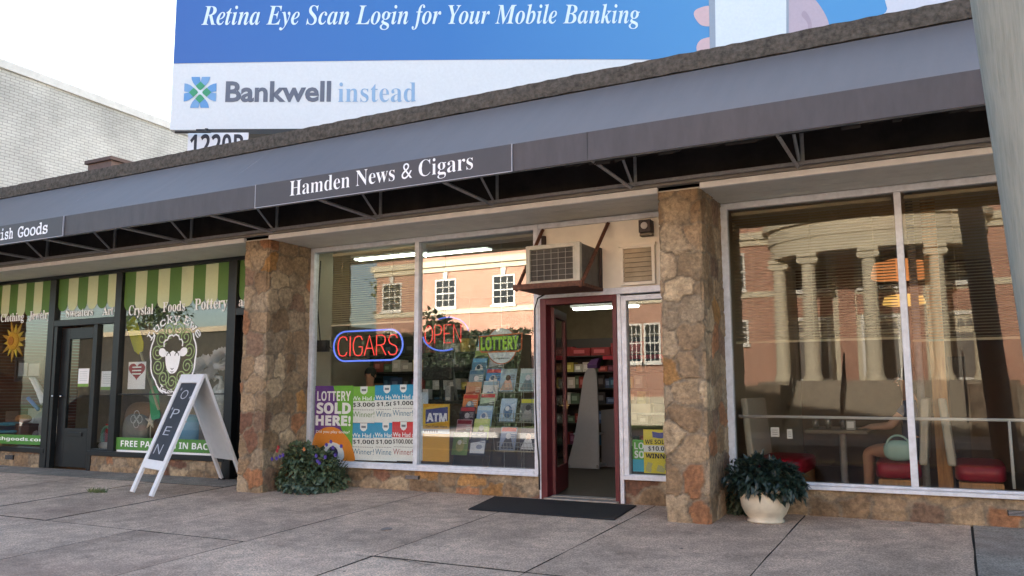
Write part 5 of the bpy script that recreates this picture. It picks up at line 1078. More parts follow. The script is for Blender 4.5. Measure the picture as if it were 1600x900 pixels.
for k, (px, py, w, h, colr, lb) in enumerate(((668, 590, .10, .16, (196, 198, 196), 'white receipt box left of the monitor'), (703, 604, .09, .2, (150, 156, 156), 'grey card reader right of the monitor'), (545, 590, .13, .12, (30, 30, 32), 'black speaker on the counter below the CIGARS sign'), (735, 625, .12, .2, (60, 64, 70), 'dark bin beside the stepped magazine rack'), (640, 600, .12, .12, (120, 90, 60), 'brown cigar box on the counter near the window mullion'))):
    q = P(px, py, 1.35); b = MB(); b.box(q.x - w / 2, q.x + w / 2, 1.3, 1.3 + w, 1.041, max(1.1, 1.041 + h)); b.mi = 1; b.box(q.x - w / 2 + .01, q.x + w / 2 - .01, 1.297, 1.2995, 1.05, 1.09); one(b, 'counter_box', [ink(*colr), ink(210, 206, 196)], lb, 'box', 'boxes on the news counter', bev=.006)
b = MB(); q = P(504, 540, .12); b.box(q.x - .09, q.x + .07, .10, .18, q.z - .08, q.z + .07); b.tube([(q.x - .06, .14, q.z + .07), (q.x - .10, .12, q.z + .5), (q.x - .05, .10, 2.9)], .008, 6); b.tube([(q.x + .07, .14, q.z), (q.x + .17, .12, q.z - .06), (q.x + .22, .10, q.z - .02)], .008, 6); one(b, 'power_adapter', BLACK, 'black power box with hanging leads beside the CIGARS sign', 'adapter')
def blinds(name, label, x0, x1, y, zt, zb, pitch, m, tilt, closed_to=None):
    t = thing(name, label, 'blinds', ((x0 + x1) / 2, y, zb))
    b = MB(); b.box(x0, x1, y - .02, y + .02, zt - .035, zt); b.build('head_rail', m, t)
    b = MB(); z = zt - .05; a = R_(tilt); dy, dz = .0125 * math.cos(a), .0125 * math.sin(a)
    while z > zb + .03: b.hexa([(x0, y - dy, z + dz), (x1, y - dy, z + dz), (x1, y + dy, z - dz), (x0, y + dy, z - dz)], [(x0, y - dy, z + dz + .0012), (x1, y - dy, z + dz + .0012), (x1, y + dy, z - dz + .0012), (x0, y + dy, z - dz + .0012)]); z -= pitch
    b.build('slat', m, t)
    b = MB(); b.box(x0, x1, y - .013, y + .013, zb, zb + .022); b.build('bottom_rail', m, t)
    b = MB()
    for u in (.12, .5, .88): b.tube([(x0 + (x1 - x0) * u, y - .014, zt - .03), (x0 + (x1 - x0) * u, y - .014, zb + .01)], .0015, 4)
    b.build('cord', m, t); return t
BLN = mat('cream blind slat', srgb(196, 186, 156), .5, var=.06); BLN2 = mat('tan blind slat', srgb(176, 162, 132), .5, var=.06)
blinds('window_blinds', 'cream slatted blind lowered halfway above the CIGARS sign', P(520, 450, .1).x, -5.80, .10, 2.97, P(580, 507, .1).z, .028, BLN, 22)
blinds('window_blinds', 'blind gathered up at the top of the news pane above the OPEN sign', -5.68, -4.18, .10, 2.97, 2.80, .008, BLN2, 0)
# shelves of goods seen through the open red door
def shelf_unit(name, label, x0, x1, y0, y1, levels, zt, m):
    t = thing(name, label, 'shelving', ((x0 + x1) / 2, y0, 0)); b = MB()
    b.box(x0, x1, y1 - .02, y1, .012, zt); b.box(x0 - .02, x0 - .0005, y0, y1, .012, zt); b.box(x1 + .0005, x1 + .02, y0, y1, .012, zt); b.build('side_panel', m, t)
    for z in levels: b = MB(); b.box(x0, x1, y0, y1 - .021, z - .02, z); b.build('shelf', m, t)
    return t
DK = ink(54, 48, 46)
LV = [.25, .62, .95, 1.22, 1.50, 1.78]
shelf_unit('shelving', 'dark wall shelving crowded with small goods seen through the red door', -6.7, -3.0, 5.0, 5.45, LV, 2.1, DK)
cols = [(190, 190, 186), (150, 60, 56), (70, 90, 130), (200, 180, 90), (90, 110, 90), (60, 56, 60), (170, 120, 80), (220, 220, 216), (120, 60, 90), (40, 80, 110)]
SHELFNAME = ['bottom', 'second', 'third', 'fourth', 'fifth', 'top']
pk = {}
for li, z in enumerate(LV):
    x = -6.6; i = 0
    while x < -3.1:
        w = random.uniform(.09, .2); h = random.uniform(.09, .22); cc = cols[(i * 7 + li * 3) % len(cols)]
        if li == 5: cc = (136, 40, 44); w = random.uniform(.26, .4); h = random.uniform(.13, .24)
        b = MB(); y = 5.03 + random.uniform(0, .1); b.box(x, x + w - .012, y, y + .2, z + .001, z + h); b.mi = 1; b.box(x + w * .15, x + w * .7, y - .0015, y - .0005, z + h * .3, z + h * .75)
        if -6.65 < x < -4.7:
            nm = {(190, 190, 186): 'grey', (150, 60, 56): 'brick red', (70, 90, 130): 'blue', (200, 180, 90): 'yellow', (90, 110, 90): 'green', (60, 56, 60): 'black', (170, 120, 80): 'brown', (220, 220, 216): 'white', (120, 60, 90): 'purple', (40, 80, 110): 'teal', (136, 40, 44): 'dark red'}[cc]
            key = (nm, li); pk[key] = pk.get(key, 0) + 1
            o = one(b, 'carton', [ink(*cc), ink(*[min(255, c + 60) for c in cc])], '%s %s carton on the %s shelf behind the open red door' % (['', 'second', 'third', 'fourth', 'fifth', 'sixth', 'seventh', 'eighth'][pk[key] - 1], nm, SHELFNAME[li]) if pk[key] > 1 else 'first %s carton on the %s shelf behind the open red door' % (nm, SHELFNAME[li]), 'carton', 'cartons on the news shop shelving'); o['label'] = ' '.join(o['label'].split())
        else: b.bm.free()
        x += w; i += 1
shelf_unit('shelving', 'dark wall shelving behind the counter and the CIGARS sign', -8.75, -6.6, 3.0, 3.4, [.9, 1.2, 1.5, 1.8], 2.1, DK)
for li, z in enumerate([.9, 1.2, 1.5, 1.8]):
    x = -8.7; i = 0
    while x < -6.95:
        w = random.uniform(.12, .3); h = random.uniform(.1, .24); cc = cols[(i * 3 + li * 5 + 1) % len(cols)]; cn_ = ['grey', 'brick red', 'blue', 'yellow', 'green', 'black', 'brown', 'white', 'purple', 'teal'][cols.index(cc)]
        b = MB(); b.box(x, x + w - .015, 3.02, 3.25, z + .001, z + h); b.mi = 1; b.box(x + w * .15, x + w * .6, 3.0185, 3.0195, z + h * .3, z + h * .7)
        one(b, 'carton', [ink(*cc), ink(*[min(255, c + 50) for c in cc])], '%s carton, number %s from the left on the %s shelf behind the counter' % (cn_, ['one', 'two', 'three', 'four', 'five', 'six', 'seven', 'eight', 'nine', 'ten', 'eleven', 'twelve', 'thirteen', 'fourteen', 'fifteen', 'sixteen'][i], ['lowest', 'second', 'third', 'top'][li]), 'carton', 'cartons behind the news counter'); x += w; i += 1
b = MB(); b.box(-5.3, -3.3, 4.93, 4.999, 1.70, 1.765); one(b, 'shelf_banner', ink(170, 40, 60), 'bright red strip along the front of the top shelf', 'strip')
# white side panel of a display stand and a second grey one
DYp = 3.38
def disp(name, label, pts, y, m, foot):
    t = thing(name, label, 'display stand', tuple(P(*foot, y)))
    pw = [P(px, py, y) for px, py in pts]; b = MB(); b.prism([(v.x, v.z) for v in pw], y, y + .03, 'y'); b.build('side_panel', m, t, bev=.004)
    z0_ = min(v.z for v in pw); xs_ = [v.x for v in pw if v.z < z0_ + .1]
    b = MB(); b.box(min(xs_) + .02, max(xs_) - .02, y + .031, y + .45, z0_ + .02, z0_ + .06); b.box(min(xs_) + .1, max(xs_) - .05, y + .031, y + .4, z0_ + .5, z0_ + .52); b.build('shelf', m, t)
    b = MB()
    for x in (min(xs_) + .03, max(xs_) - .03): b.ball((x, y + .02, .045), .032, 10, 6); b.bar((x, y + .02, .06), (x, y + .02, z0_ + .01), .02)
    b.build('castor', ink(150, 150, 146), t); return t
cur = [(886, 731), (887, 724), (896, 690), (902, 655), (907, 620), (911, 592), (915, 580), (920, 575), (926, 574), (930, 577), (932, 584), (935, 650), (936, 733)]
disp('display_stand', 'tall white display stand with a curved tapering side on castors inside the door', cur, DYp, ink(170, 172, 178), (910, 735))
disp('display_stand', 'low grey display stand beside the curved white one', [(939, 641), (968, 638), (969, 728), (940, 733)], 3.75, ink(128, 130, 136), (955, 735))
q = P(925, 566, 3.38); b = MB(); b.box(q.x - .07, q.x + .09, 3.36, 3.5, 1.51, 1.56); b.mi = 1; b.hexa([(q.x - .08, 3.36, 1.562), (q.x + .08, 3.36, 1.562), (q.x + .08, 3.48, 1.562), (q.x - .08, 3.48, 1.562)], [(q.x, 3.36, 1.64), (q.x + .12, 3.36, 1.66), (q.x + .12, 3.48, 1.66), (q.x, 3.48, 1.64)]); one(b, 'snack_packet', [ink(90, 60, 120), ink(110, 70, 140)], 'purple packet lying on top of the curved white stand', 'packet')
# hanging price frame and ledge in the side window
b = MB(); b.box(-3.04, -2.45, .25, .45, P(1000, 645, .3).z - .02, P(1000, 645, .3).z); one(b, 'window_shelf', ink(200, 196, 180), 'pale narrow shelf across the side window by the red door', 'shelf')
q = P(995, 638, .3); b = MB(); b.box(q.x - .12, q.x + .16, .28, .40, P(1000, 645, .3).z + .001, q.z + .05); one(b, 'cream_box', ink(190, 170, 140), 'flat cream box resting on the shelf in the side window', 'box', bev=.005)
# ------------------------------------------------------------------ people
SKIN = mat('skin', srgb(196, 150, 124), .5, var=.06)
def grow(name, J, E_, m, parent, extra=None, sub=2):
    ids = list(J); me = bpy.data.meshes.new(name); me.from_pydata([J[k][0] for k in ids], [(ids.index(a), ids.index(b_)) for a, b_ in E_], [])
    o = bpy.data.objects.new(name, me); COL.objects.link(o); md = o.modifiers.new('skin', 'SKIN'); md.use_smooth_shade = True
    for i, k in enumerate(ids): r = J[k][1]; me.skin_vertices[0].data[i].radius = r if isinstance(r, tuple) else (r, r)
    me.skin_vertices[0].data[0].use_root = True
    s_ = o.modifiers.new('sub', 'SUBSURF'); s_.levels = s_.render_levels = sub
    new = bpy.data.meshes.new_from_object(o.evaluated_get(bpy.context.evaluated_depsgraph_get())); bpy.data.objects.remove(o); bpy.data.meshes.remove(me)
    if extra:
        b = MB(); b.bm.from_mesh(new); extra(b); b.bm.to_mesh(new); b.bm.free()
    new.materials.clear(); new.materials.append(m)
    for k in (extra.mats if extra and hasattr(extra, 'mats') else []): new.materials.append(k)
    new.polygons.foreach_set('use_smooth', [True] * len(new.polygons)); new.name = name
    p = bpy.data.objects.new(name, new); COL.objects.link(p); adopt(p, parent); return p
EYE_W, EYE_D, LIP = ink(230, 228, 224), ink(40, 28, 22), ink(160, 90, 84)
def seated(label, hip, face, reach, shirt, hair, shorts, ground):
    # hip: seat point; face: unit direction in which the person faces; reach: where the hands rest
    f = Vector(face).normalized(); l = Vector((-f.y, f.x, 0)); U = Vector((0, 0, 1)); h = Vector(hip) + U * .09
    t = thing('person', label, 'person', tuple(hip)); J = {}; E_ = []
    def j(k, p, r, to=None):
        J[k] = (tuple(p), r)
        if to: E_.append((to, k))
    j('hip', h, (.14, .12)); j('waist', h + U * .18 + f * .01, (.125, .10), 'hip'); j('chest', h + U * .36 + f * .03, (.15, .11), 'waist'); j('neck', h + U * .53 + f * .03, .052, 'chest'); j('jaw', h + U * .62 + f * .05, (.062, .075), 'neck'); j('head', h + U * .71 + f * .045, (.076, .092), 'jaw'); j('crown', h + U * .785 + f * .035, (.05, .06), 'head')
    for sg, nm in ((1, 'l'), (-1, 'r')):
        s_ = h + l * sg * .17 + U * .45 + f * .02; hand = Vector(reach) + l * sg * .13; elb = (s_ + hand) / 2 + l * sg * .07 - U * .10
        j('sh' + nm, s_, .055, 'chest'); j('el' + nm, elb, .042, 'sh' + nm); j('wr' + nm, hand - (hand - elb).normalized() * .08, .028, 'el' + nm); d = (hand - elb).normalized(); j('pa' + nm, hand, (.038, .02), 'wr' + nm)
        for q_ in range(4): s2 = l * (.026 - .0175 * q_); L0 = (.07, .08, .075, .06)[q_]; j('f%d%s' % (q_, nm), hand + d * .035 + s2, .010, 'pa' + nm); j('g%d%s' % (q_, nm), hand + d * (.035 + L0) + s2 - U * .015, .008, 'f%d%s' % (q_, nm))
        j('th' + nm, hand + l * sg * -.045 + d * .02, .011, 'pa' + nm)
        k = h + l * sg * .11 + f * .44 + U * -.01; a = k + f * .02; a.z = ground + .08
        j('hj' + nm, h + l * sg * .09 + f * .05, .095, 'hip'); j('kn' + nm, k, .060, 'hj' + nm); j('cf' + nm, k + (a - k) * .35 - f * .015, .055, 'kn' + nm); j('an' + nm, a, .036, 'cf' + nm); j('to' + nm, a + f * .15 - U * .05, (.035, .025), 'an' + nm)
    hp = Vector(J['head'][0])
    def face_(b):
        fx = lambda a, c_, u_: hp + f * a + l * c_ + U * u_
        b.tube([fx(.085, 0, .005), fx(.112, 0, -.032), fx(.085, 0, -.038)], [.009, .014, .010], 8)
        for sg in (1, -1): b.ball(fx(-.005, sg * .080, -.01), (.02, .014, .03), 8, 6)
        b.mi = 1
        for sg in (1, -1): b.ball(fx(.078, sg * .032, .008), .013, 8, 6)
        b.mi = 2
        for sg in (1, -1): b.ball(fx(.0885, sg * .032, .008), .006, 6, 5)
        b.mi = 3; b.ball(fx(.080, 0, -.066), (.010, .022, .007) if abs(f.x) > .7 else (.022, .010, .007), 8, 5)
    face_.mats = [EYE_W, EYE_D, LIP]
    grow('body', J, E_, SKIN, t, face_)
    b = MB(); b.ball(tuple(hp + U * .03 - f * .022), (.096, .096, .100), 16, 12); b.ball(tuple(hp - f * .065 - U * .05), (.07, .075, .10), 12, 9); b.build('hair', mat('hair ' + label[:12], hair, .6, var=.3, vs=40), t, smooth=True)
    S = {k: J[k] for k in ('hip', 'waist', 'chest')}; S = {k: (v[0], tuple(x + .014 for x in v[1])) for k, v in S.items()}; Es = [('hip', 'waist'), ('waist', 'chest')]
    S['col'] = (tuple(Vector(J['neck'][0]) - U * .05), .068); Es.append(('chest', 'col'))
    for nm in 'lr':
        S['sh' + nm] = (J['sh' + nm][0], .068); m_ = Vector(J['sh' + nm][0]).lerp(Vector(J['el' + nm][0]), .55); S['sl' + nm] = (tuple(m_), .058); Es += [('chest', 'sh' + nm), ('sh' + nm, 'sl' + nm)]
    grow('shirt', S, Es, mat('cloth ' + label[:14], shirt, .9, var=.1), t)
    S = {'hip': (J['hip'][0], (.155, .135))}; Es = []
    for nm in 'lr': S['hj' + nm] = (J['hj' + nm][0], .110); S['m' + nm] = (tuple(Vector(J['hj' + nm][0]).lerp(Vector(J['kn' + nm][0]), shorts)), .086); Es += [('hip', 'hj' + nm), ('hj' + nm, 'm' + nm)]
    grow('shorts', S, Es, mat('denim ' + label[:14], srgb(60, 66, 84), .9, var=.15), t)
    b = MB()
    for nm in 'lr': a = Vector(J['an' + nm][0]); b.ball(tuple(a + f * .06 - U * .04), (.13 if abs(f.x) > .7 else .05, .05 if abs(f.x) > .7 else .13, .042), 12, 8)
    b.build('shoe', ink(70, 66, 64), t, smooth=True); return t
hc = P(577, 586, 2.05); hz = hc.z - .80
seated('person with dark hair sitting behind the counter under the CIGARS sign', (hc.x, 2.1, hz), (.25, -1, 0), (hc.x + .12, 1.72, max(1.06, hz + .2)), srgb(150, 150, 120), (.02, .015, .012), .8, max(.02, hz - .52))
b = MB(); b.lathe([(.19, 0), (.2, .04), (.18, .06)], (hc.x, 2.1, hz - .062), 24); b.mi = 1; b.tube([(hc.x, 2.1, .05), (hc.x, 2.1, hz - .06)], .03, 10); b.lathe([(.22, 0), (.22, .03)], (hc.x, 2.1, .013), 24); one(b, 'bar_stool', [BLACK, STEEL], 'round black stool carrying the person behind the counter', 'stool')
# ------------------------------------------------------------------ diner: booths, table, person, lamps, blinds, rail
VINYL = mat('dark red vinyl', srgb(160, 30, 50), .35, var=.12, vs=4); WOOD = mat('brown booth wood', srgb(196, 146, 96), .5, var=.3, vs=4, stretch=(8, 8, 1)); PALE = ink(196, 188, 172)
def booth(label, x0, x1, back, grp='diner booths'):
    t = thing('booth_seat', label, 'booth', ((x0 + x1) / 2, .8, .012), grp)
    b = soft(((x0 + x1) / 2, .86, .40), ((x1 - x0) / 2, .50, .085), 6, 28, 12); b.build('cushion', VINYL, t, smooth=True, merge=True)
    b = MB(); b.box(x0 + .03, x1 - .03, .42, 1.3, .012, .315); b.build('base', WOOD, t, bev=.004)
    b = MB(); xb0, xb1 = (x1 - .02, x1 + .05) if back > 0 else (x0 - .05, x0 + .02); ln = .05 * back
    b.hexa([(xb0, .38, .46), (xb1, .38, .46), (xb1, 1.34, .46), (xb0, 1.34, .46)], [(xb0 + ln, .38, 1.08), (xb1 + ln, .38, 1.08), (xb1 + ln, 1.34, 1.08), (xb0 + ln, 1.34, 1.08)]); b.build('backrest', PALE, t, bev=.02)
    return t
booth('red booth seat with its pale backrest at the left, behind the cream flower pot', -1.88, -1.38, -1)
booth('red booth seat beside the middle mullion with a mint bag on it', -.74, -.33, 1)
booth('red booth seat right of the brown wooden post', -.06, .36, -1)
b = MB(); b.box(-.205, -.075, .62, .80, .012, 3.08); one(b, 'wooden_post', WOOD, 'brown wooden post between the back-to-back diner booths', 'post', bev=.006)
b = MB(); b.box(-.06, .10, 1.36, 1.42, .012, 1.5); one(b, 'dark_screen', ink(44, 30, 26), 'tall dark brown screen standing right of the wooden post', 'screen')
t = thing('diner_table', 'dark diner table between the red booths', 'table', (-1.06, .85, .012)); b = MB(); b.box(-1.36, -.78, .40, 1.3, .735, .77); b.build('tabletop', ink(110, 96, 82), t, bev=.006)
b = MB(); b.tube([(-1.06, .85, .05), (-1.06, .85, .735)], .035, 12); b.lathe([(.25, 0), (.25, .02), (.05, .04)], (-1.06, .85, .012), 24); b.build('leg', STEEL, t)
GLS = glass_mat('drinking glass', .12, (.9, .92, .92))
for k, (x, y, h, lb) in enumerate(((-1.15, .52, .14, 'tall drinking glass near the middle of the diner table'), (-1.02, .58, .12, 'short drinking glass right of the tall one on the diner table'), (-1.28, .6, .11, 'small glass at the left edge of the diner table'))):
    b = MB(); b.lathe([(.026, 0), (.034, h), (.031, h), (.024, .008)], (x, y, .771), 16); one(b, 'drinking_glass', GLS, lb, 'glass', 'glasses on the diner table', smooth=True)
b = MB(); b.box(-.98, -.90, .50, .56, .771, .86); b.mi = 1; b.box(-.97, -.91, .49, .499, .79, .85); one(b, 'sugar_caddy', [ink(170, 170, 166), ink(230, 230, 226)], 'square white sugar holder on the diner table', 'caddy')
for k, (px, py, lb) in enumerate(((1211, 675, 'white menu card stuck on the left diner pane'), (1234, 678, 'smaller white card right of the menu card'))):
    q = P(px, py, .01); b = MB(); b.box(q.x - .04 + .015 * k, q.x + .04 - .015 * k, .008, .0095, q.z - .045, q.z + .045); b.mi = 1
    for i in range(3): b.box(q.x - .025 + .01 * k, q.x + .025 - .01 * k, .0072, .0078, q.z - .025 + i * .02, q.z - .018 + i * .02)
    one(b, 'menu_card', [PAPER, ink(150, 150, 150)], lb, 'card', 'cards in the diner window')
seated('seated diner with bare legs at the table beside the mint bag', (-.39, .93, .47), (-1, 0, 0), (-.80, .90, .79), srgb(70, 84, 120), (.03, .02, .015), .55, .03)
bg_ = thing('handbag', 'shiny mint green handbag standing on the red booth seat', 'bag', (-.52, .46, .485))
b = soft((-.52, .47, .585), (.135, .07, .10), 2.6); b.build('body', mat('mint patent leather', srgb(170, 206, 196), .25, var=.08, bump=.3, bs=18, spec=.7), bg_, smooth=True, merge=True)
b = MB(); b.tube([(-.52 + .11 * math.cos(R_(a)), .43, .60 + .13 * math.sin(R_(a))) for a in range(0, 181, 15)], .010, 8); b.build('handle', mat('mint patent leather', (.4, .6, .55)), bg_, smooth=True)
LAMPO, LAMPY = glow('orange lamp shade', (1.0, .36, .12), .16), glow('amber lamp shade', (1.0, .6, .16), .22)
for px, py, w, h, m, lb in ((1405, 420, .30, .11, LAMPO, 'wide orange glowing pendant lamp behind the diner mullion'), (1412, 468, .22, .06, LAMPY, 'small amber glowing pendant lamp below the orange one')):
    q = P(px, py, 2.0); t = thing('pendant_lamp', lb, 'lamp', (q.x, 2.0, q.z)); b = MB(); b.lathe([(w, -h), (w * 1.02, -h * .6), (w * .9, h * .6), (w * .3, h), (.02, h)], (q.x, 2.0, q.z), 28); b.build('lamp_shade', m, t, smooth=True)
    b = MB(); b.tube([(q.x, 2.0, q.z + h), (q.x, 2.0, 3.08)], .006, 6); b.build('cord', BLACK, t)
zb_ = P(1400, 535, .1).z
blinds('window_blinds', 'tan slatted blind lowered to half height in the left diner pane', -1.93, -.43, .10, 2.97, zb_ + .03, .028, BLN2, 14)
blinds('window_blinds', 'tan slatted blind lowered to half height in the right diner pane', -.325, 2.9, .10, 2.97, zb_, .028, BLN2, 14)
rl = thing('guard_rail', 'white horizontal rail crossing low inside the diner window', 'rail', (.4, .13, .306)); b = MB(); b.tube([(-1.94, .13, .905), (2.9, .13, .88)], .014, 10); b.build('bar', WHITE, rl, smooth=True)
for x in (P(1580, 700, .13).x, 2.0): b = MB(); b.tube([(x, .13, .306), (x, .13, .89)], .013, 10); b.build('post', WHITE, rl, smooth=True)
b = MB(); b.tube([(P(1425, 400, .5).x, .5, .012), (P(1425, 400, .5).x, .5, 3.08)], .035, 12); one(b, 'steel_pipe', STEEL, 'thin grey pipe standing beside the middle mullion in the diner', 'pipe', smooth=True)
# ------------------------------------------------------------------ across the street (seen mirrored in the glass)
BY = -24.0
th = thing('town_hall', 'long red brick town hall with white trim and a round columned portico across the street', 'building', (-12, -26, -.2))
TBR = brick_mat('town hall brick', srgb(188, 142, 122), srgb(176, 128, 108), srgb(186, 168, 150), 0, dirt=.12); LIME = mat('pale limestone', srgb(206, 196, 172), .7, var=.08, vs=3); SASH = mat('white sash paint', srgb(224, 222, 214), .5, var=.04); DGL = mat('dark window glass', (.025, .03, .035), .12, var=.2, spec=.25)
b = MB(); b.box(-24.6, -5.6, -32, BY, -.2, 8.3); b.box(1.0, 16, -32, BY, -.2, 8.3); b.box(-5.6, 1.0, -32, BY - 1.2, -.2, 8.3); b.build('wall', TBR, th)
def trim(name, z0, z1, d):
    b = MB()
    for x0, x1 in ((-24.6 - d, -5.6 + .02), (.98, 16)): b.box(x0, x1, BY - .05, BY + d, z0, z1)
    b.build(name, LIME, th)
trim('cornice', 6.72, 6.95, .10); trim('cornice', 6.952, 7.22, .22); trim('belt_course', 4.72, 4.94, .07); trim('plinth', -.2, .95, .06)
b = MB(); b.box(-24.7, -5.6, BY - .3, BY + .06, 8.302, 8.5); b.box(1.0, 16, BY - .3, BY + .06, 8.302, 8.5); b.build('parapet_cap', LIME, th)
def sash(x0, x1, z0, z1, y=BY, key=True):
    b = MB(); w = .07; frame_bars(b, x0 - w, x1 + w, z0 - w, z1 + w, w, y - .1, y + .05); b.box(x0, x1, y - .02, y + .03, (z0 + z1) / 2 - .03, (z0 + z1) / 2 + .03)
    for i in (1, 2): x = x0 + (x1 - x0) * i / 3; b.box(x - .015, x + .015, y - .02, y + .02, z0, z1)
    for i in (1, 3): z = z0 + (z1 - z0) * i / 4; b.box(x0, x1, y - .02, y + .02, z - .012, z + .012)
    b.box(x0 - .14, x1 + .14, y + .002, y + .14, z0 - .17, z0 - w - .002)
    if key: b.hexa([((x0 + x1) / 2 - .09, y + .002, z1 + .08), ((x0 + x1) / 2 + .09, y + .002, z1 + .08), ((x0 + x1) / 2 + .09, y + .1, z1 + .08), ((x0 + x1) / 2 - .09, y + .1, z1 + .08)], [((x0 + x1) / 2 - .13, y + .002, z1 + .38), ((x0 + x1) / 2 + .13, y + .002, z1 + .38), ((x0 + x1) / 2 + .13, y + .1, z1 + .38), ((x0 + x1) / 2 - .13, y + .1, z1 + .38)])
    f = b.build('window', SASH, th); b = MB(); b.box(x0, x1, y - .05, y + .008, z0, z1); b.build('pane', DGL, f); return f
for x in (-23.65, -20.6, -17.55, -14.5, -11.5, -8.5): sash(x - .5, x + .5, 5.1, 6.3)
for x in (-20.6, -17.55, -14.5, -11.5, -10.72, -8.5): sash(x - .28, x + .28, 2.40, 3.85, key=False)
for x in (-7.25,): sash(x - .25, x + .25, 5.1, 6.4, key=False); sash(x - .3, x + .3, 3.0, 3.8, key=False)
for x in (3.2, 6.2, 9.2): sash(x - .5, x + .5, 5.1, 6.3); sash(x - .5, x + .5, 2.4, 3.9, key=False)
b = MB(); b.poly([(-23.75 + .6 * math.cos(math.pi * i / 14), BY + .012, 3.5 + .6 * math.sin(math.pi * i / 14)) for i in range(15)] + [(-24.35, BY + .012, 2.2), (-23.15, BY + .012, 2.2)]); b.tube([(-23.75 + .62 * math.cos(math.pi * i / 14), BY + .02, 3.5 + .62 * math.sin(math.pi * i / 14)) for i in range(15)], .07, 6); b.build('arched_niche', LIME, th)
# recessed portico wall: pale stone with brick panels, windows over glazed doors
y = BY - 1.2
b = MB(); b.box(-5.59, .99, y, y + .05, 1.5, 7.0); b.build('portico_wall', LIME, th)
b = MB()
for x0, x1, z0, z1 in ((-5.5, -3.95, 4.0, 4.75), (-3.1, -1.5, 4.0, 4.75), (-.65, .9, 4.0, 4.75), (-3.75, -3.15, 1.5, 6.3), (-1.45, -.85, 1.5, 6.3)): b.box(x0, x1, y + .051, y + .07, z0, z1)
b.build('brick_panel', TBR, th)
y += .06
for x in (-4.75, -2.3, .15): sash(x - .62, x + .62, 5.05, 6.35, y, key=False)
for x in (-4.75, -2.3, .15):
    b = MB(); frame_bars(b, x - .68, x + .68, 1.5, 3.95, .12, y, y + .06); d = b.build('doorway', SASH, th); b = MB(); b.box(x - .56, x + .56, y, y + .03, 1.5, 3.2)
    for i_ in range(4): b.poly([(x - .42 + i_ * .28 + .12 * math.cos(math.pi * k_ / 8), y + .032, 3.42 + .28 * math.sin(math.pi * k_ / 8)) for k_ in range(9)])
    b.build('door', mat('glazed hall door', (.16, .15, .13), .25, var=.2), d)
PCX, PCR, FL = -2.35, 3.3, .62
def half(b, r0, r1, z0, z1, n=36): b.prism([(PCX + r1 * math.cos(math.pi * i / n), BY + FL * r1 * math.sin(math.pi * i / n)) for i in range(n + 1)] + [(PCX + r0 * math.cos(math.pi * i / n), BY + FL * r0 * math.sin(math.pi * i / n)) for i in range(n, -1, -1)], z0, z1, 'z')
b = MB(); half(b, PCR - .35, PCR + .3, 6.0, 6.55); half(b, PCR - .35, PCR + .36, 6.552, 7.05); half(b, 0.01, PCR + .55, 7.052, 7.30); half(b, .01, PCR - .36, 6.3, 6.5); b.build('entablature', LIME, th)
b = MB(); half(b, PCR + .1, PCR + .22, 7.95, 8.05)
for i in range(40): a = math.pi * i / 39; b.lathe([(.03, 0), (.06, .2), (.03, .45), (.05, .65)], (PCX + (PCR + .16) * math.cos(a), BY + FL * (PCR + .16) * math.sin(a), 7.301), 6)
b.build('balustrade', LIME, th)
for a in (12, 52, 90, 128, 168):
    cx_, cy_ = PCX + PCR * math.cos(R_(a)), BY + FL * PCR * math.sin(R_(a)); b = MB()
    n = 20; prof = [(.34, 1.50), (.34, 1.60), (.30, 1.68), (.265, 1.8), (.26, 3.2), (.225, 5.55), (.22, 5.62)]
    b.lathe([(r, z) for r, z in prof], (cx_, cy_, 0), n); b.box(cx_ - .33, cx_ + .33, cy_ - .33, cy_ + .33, 5.86, 5.995)
    for s_ in (-.27, .27):
        b.tube([(cx_ + s_, cy_ - .28, 5.74), (cx_ + s_, cy_ + .28, 5.74)], .10, 10)
    b.box(cx_ - .25, cx_ + .25, cy_ - .25, cy_ + .25, 5.63, 5.859); b.build('column', LIME, th, smooth=False)
b = MB()
for i in range(9): half(b, .01, PCR + .6 + .34 * (9 - i), -.2 + .19 * i, -.2 + .19 * (i + 1) - .002 if i < 8 else 1.498)
b.build('step', mat('grey step stone', srgb(150, 140, 124), .8, var=.2, vs=6), th)
b = MB(); b.box(PCX - 3.9, PCX - 2.7, BY + .1, BY + 4.2, -.2, 1.35); b.build('stair_wall', mat('rubble stair wall', srgb(110, 98, 84), .9, var=.5, vs=4), th)
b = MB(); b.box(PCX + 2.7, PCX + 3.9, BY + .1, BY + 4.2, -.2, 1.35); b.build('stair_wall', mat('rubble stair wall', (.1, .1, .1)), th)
for sg in (-1, 1, -.35, .35):
    b = MB(); x = PCX + sg * 2.6
    r0, r1 = PCR + .5, PCR + 3.2
    y0_, y1_ = BY + FL * math.sqrt(max(.1, r0 ** 2 - (sg * 2.6) ** 2)), BY + FL * math.sqrt(max(.1, r1 ** 2 - (sg * 2.6) ** 2))
    b.tube([(x, y0_, 2.4), (x, y1_, .8)], .03, 8); b.tube([(x, y0_, 1.95), (x, y1_, .35)], .02, 8)
    for k in range(5): t_ = k / 4; b.tube([(x, y0_ + (y1_ - y0_) * t_, 1.45 - 1.6 * t_), (x, y0_ + (y1_ - y0_) * t_, 2.4 - 1.6 * t_)], .022, 6)
    b.build('railing', BLACK, th)
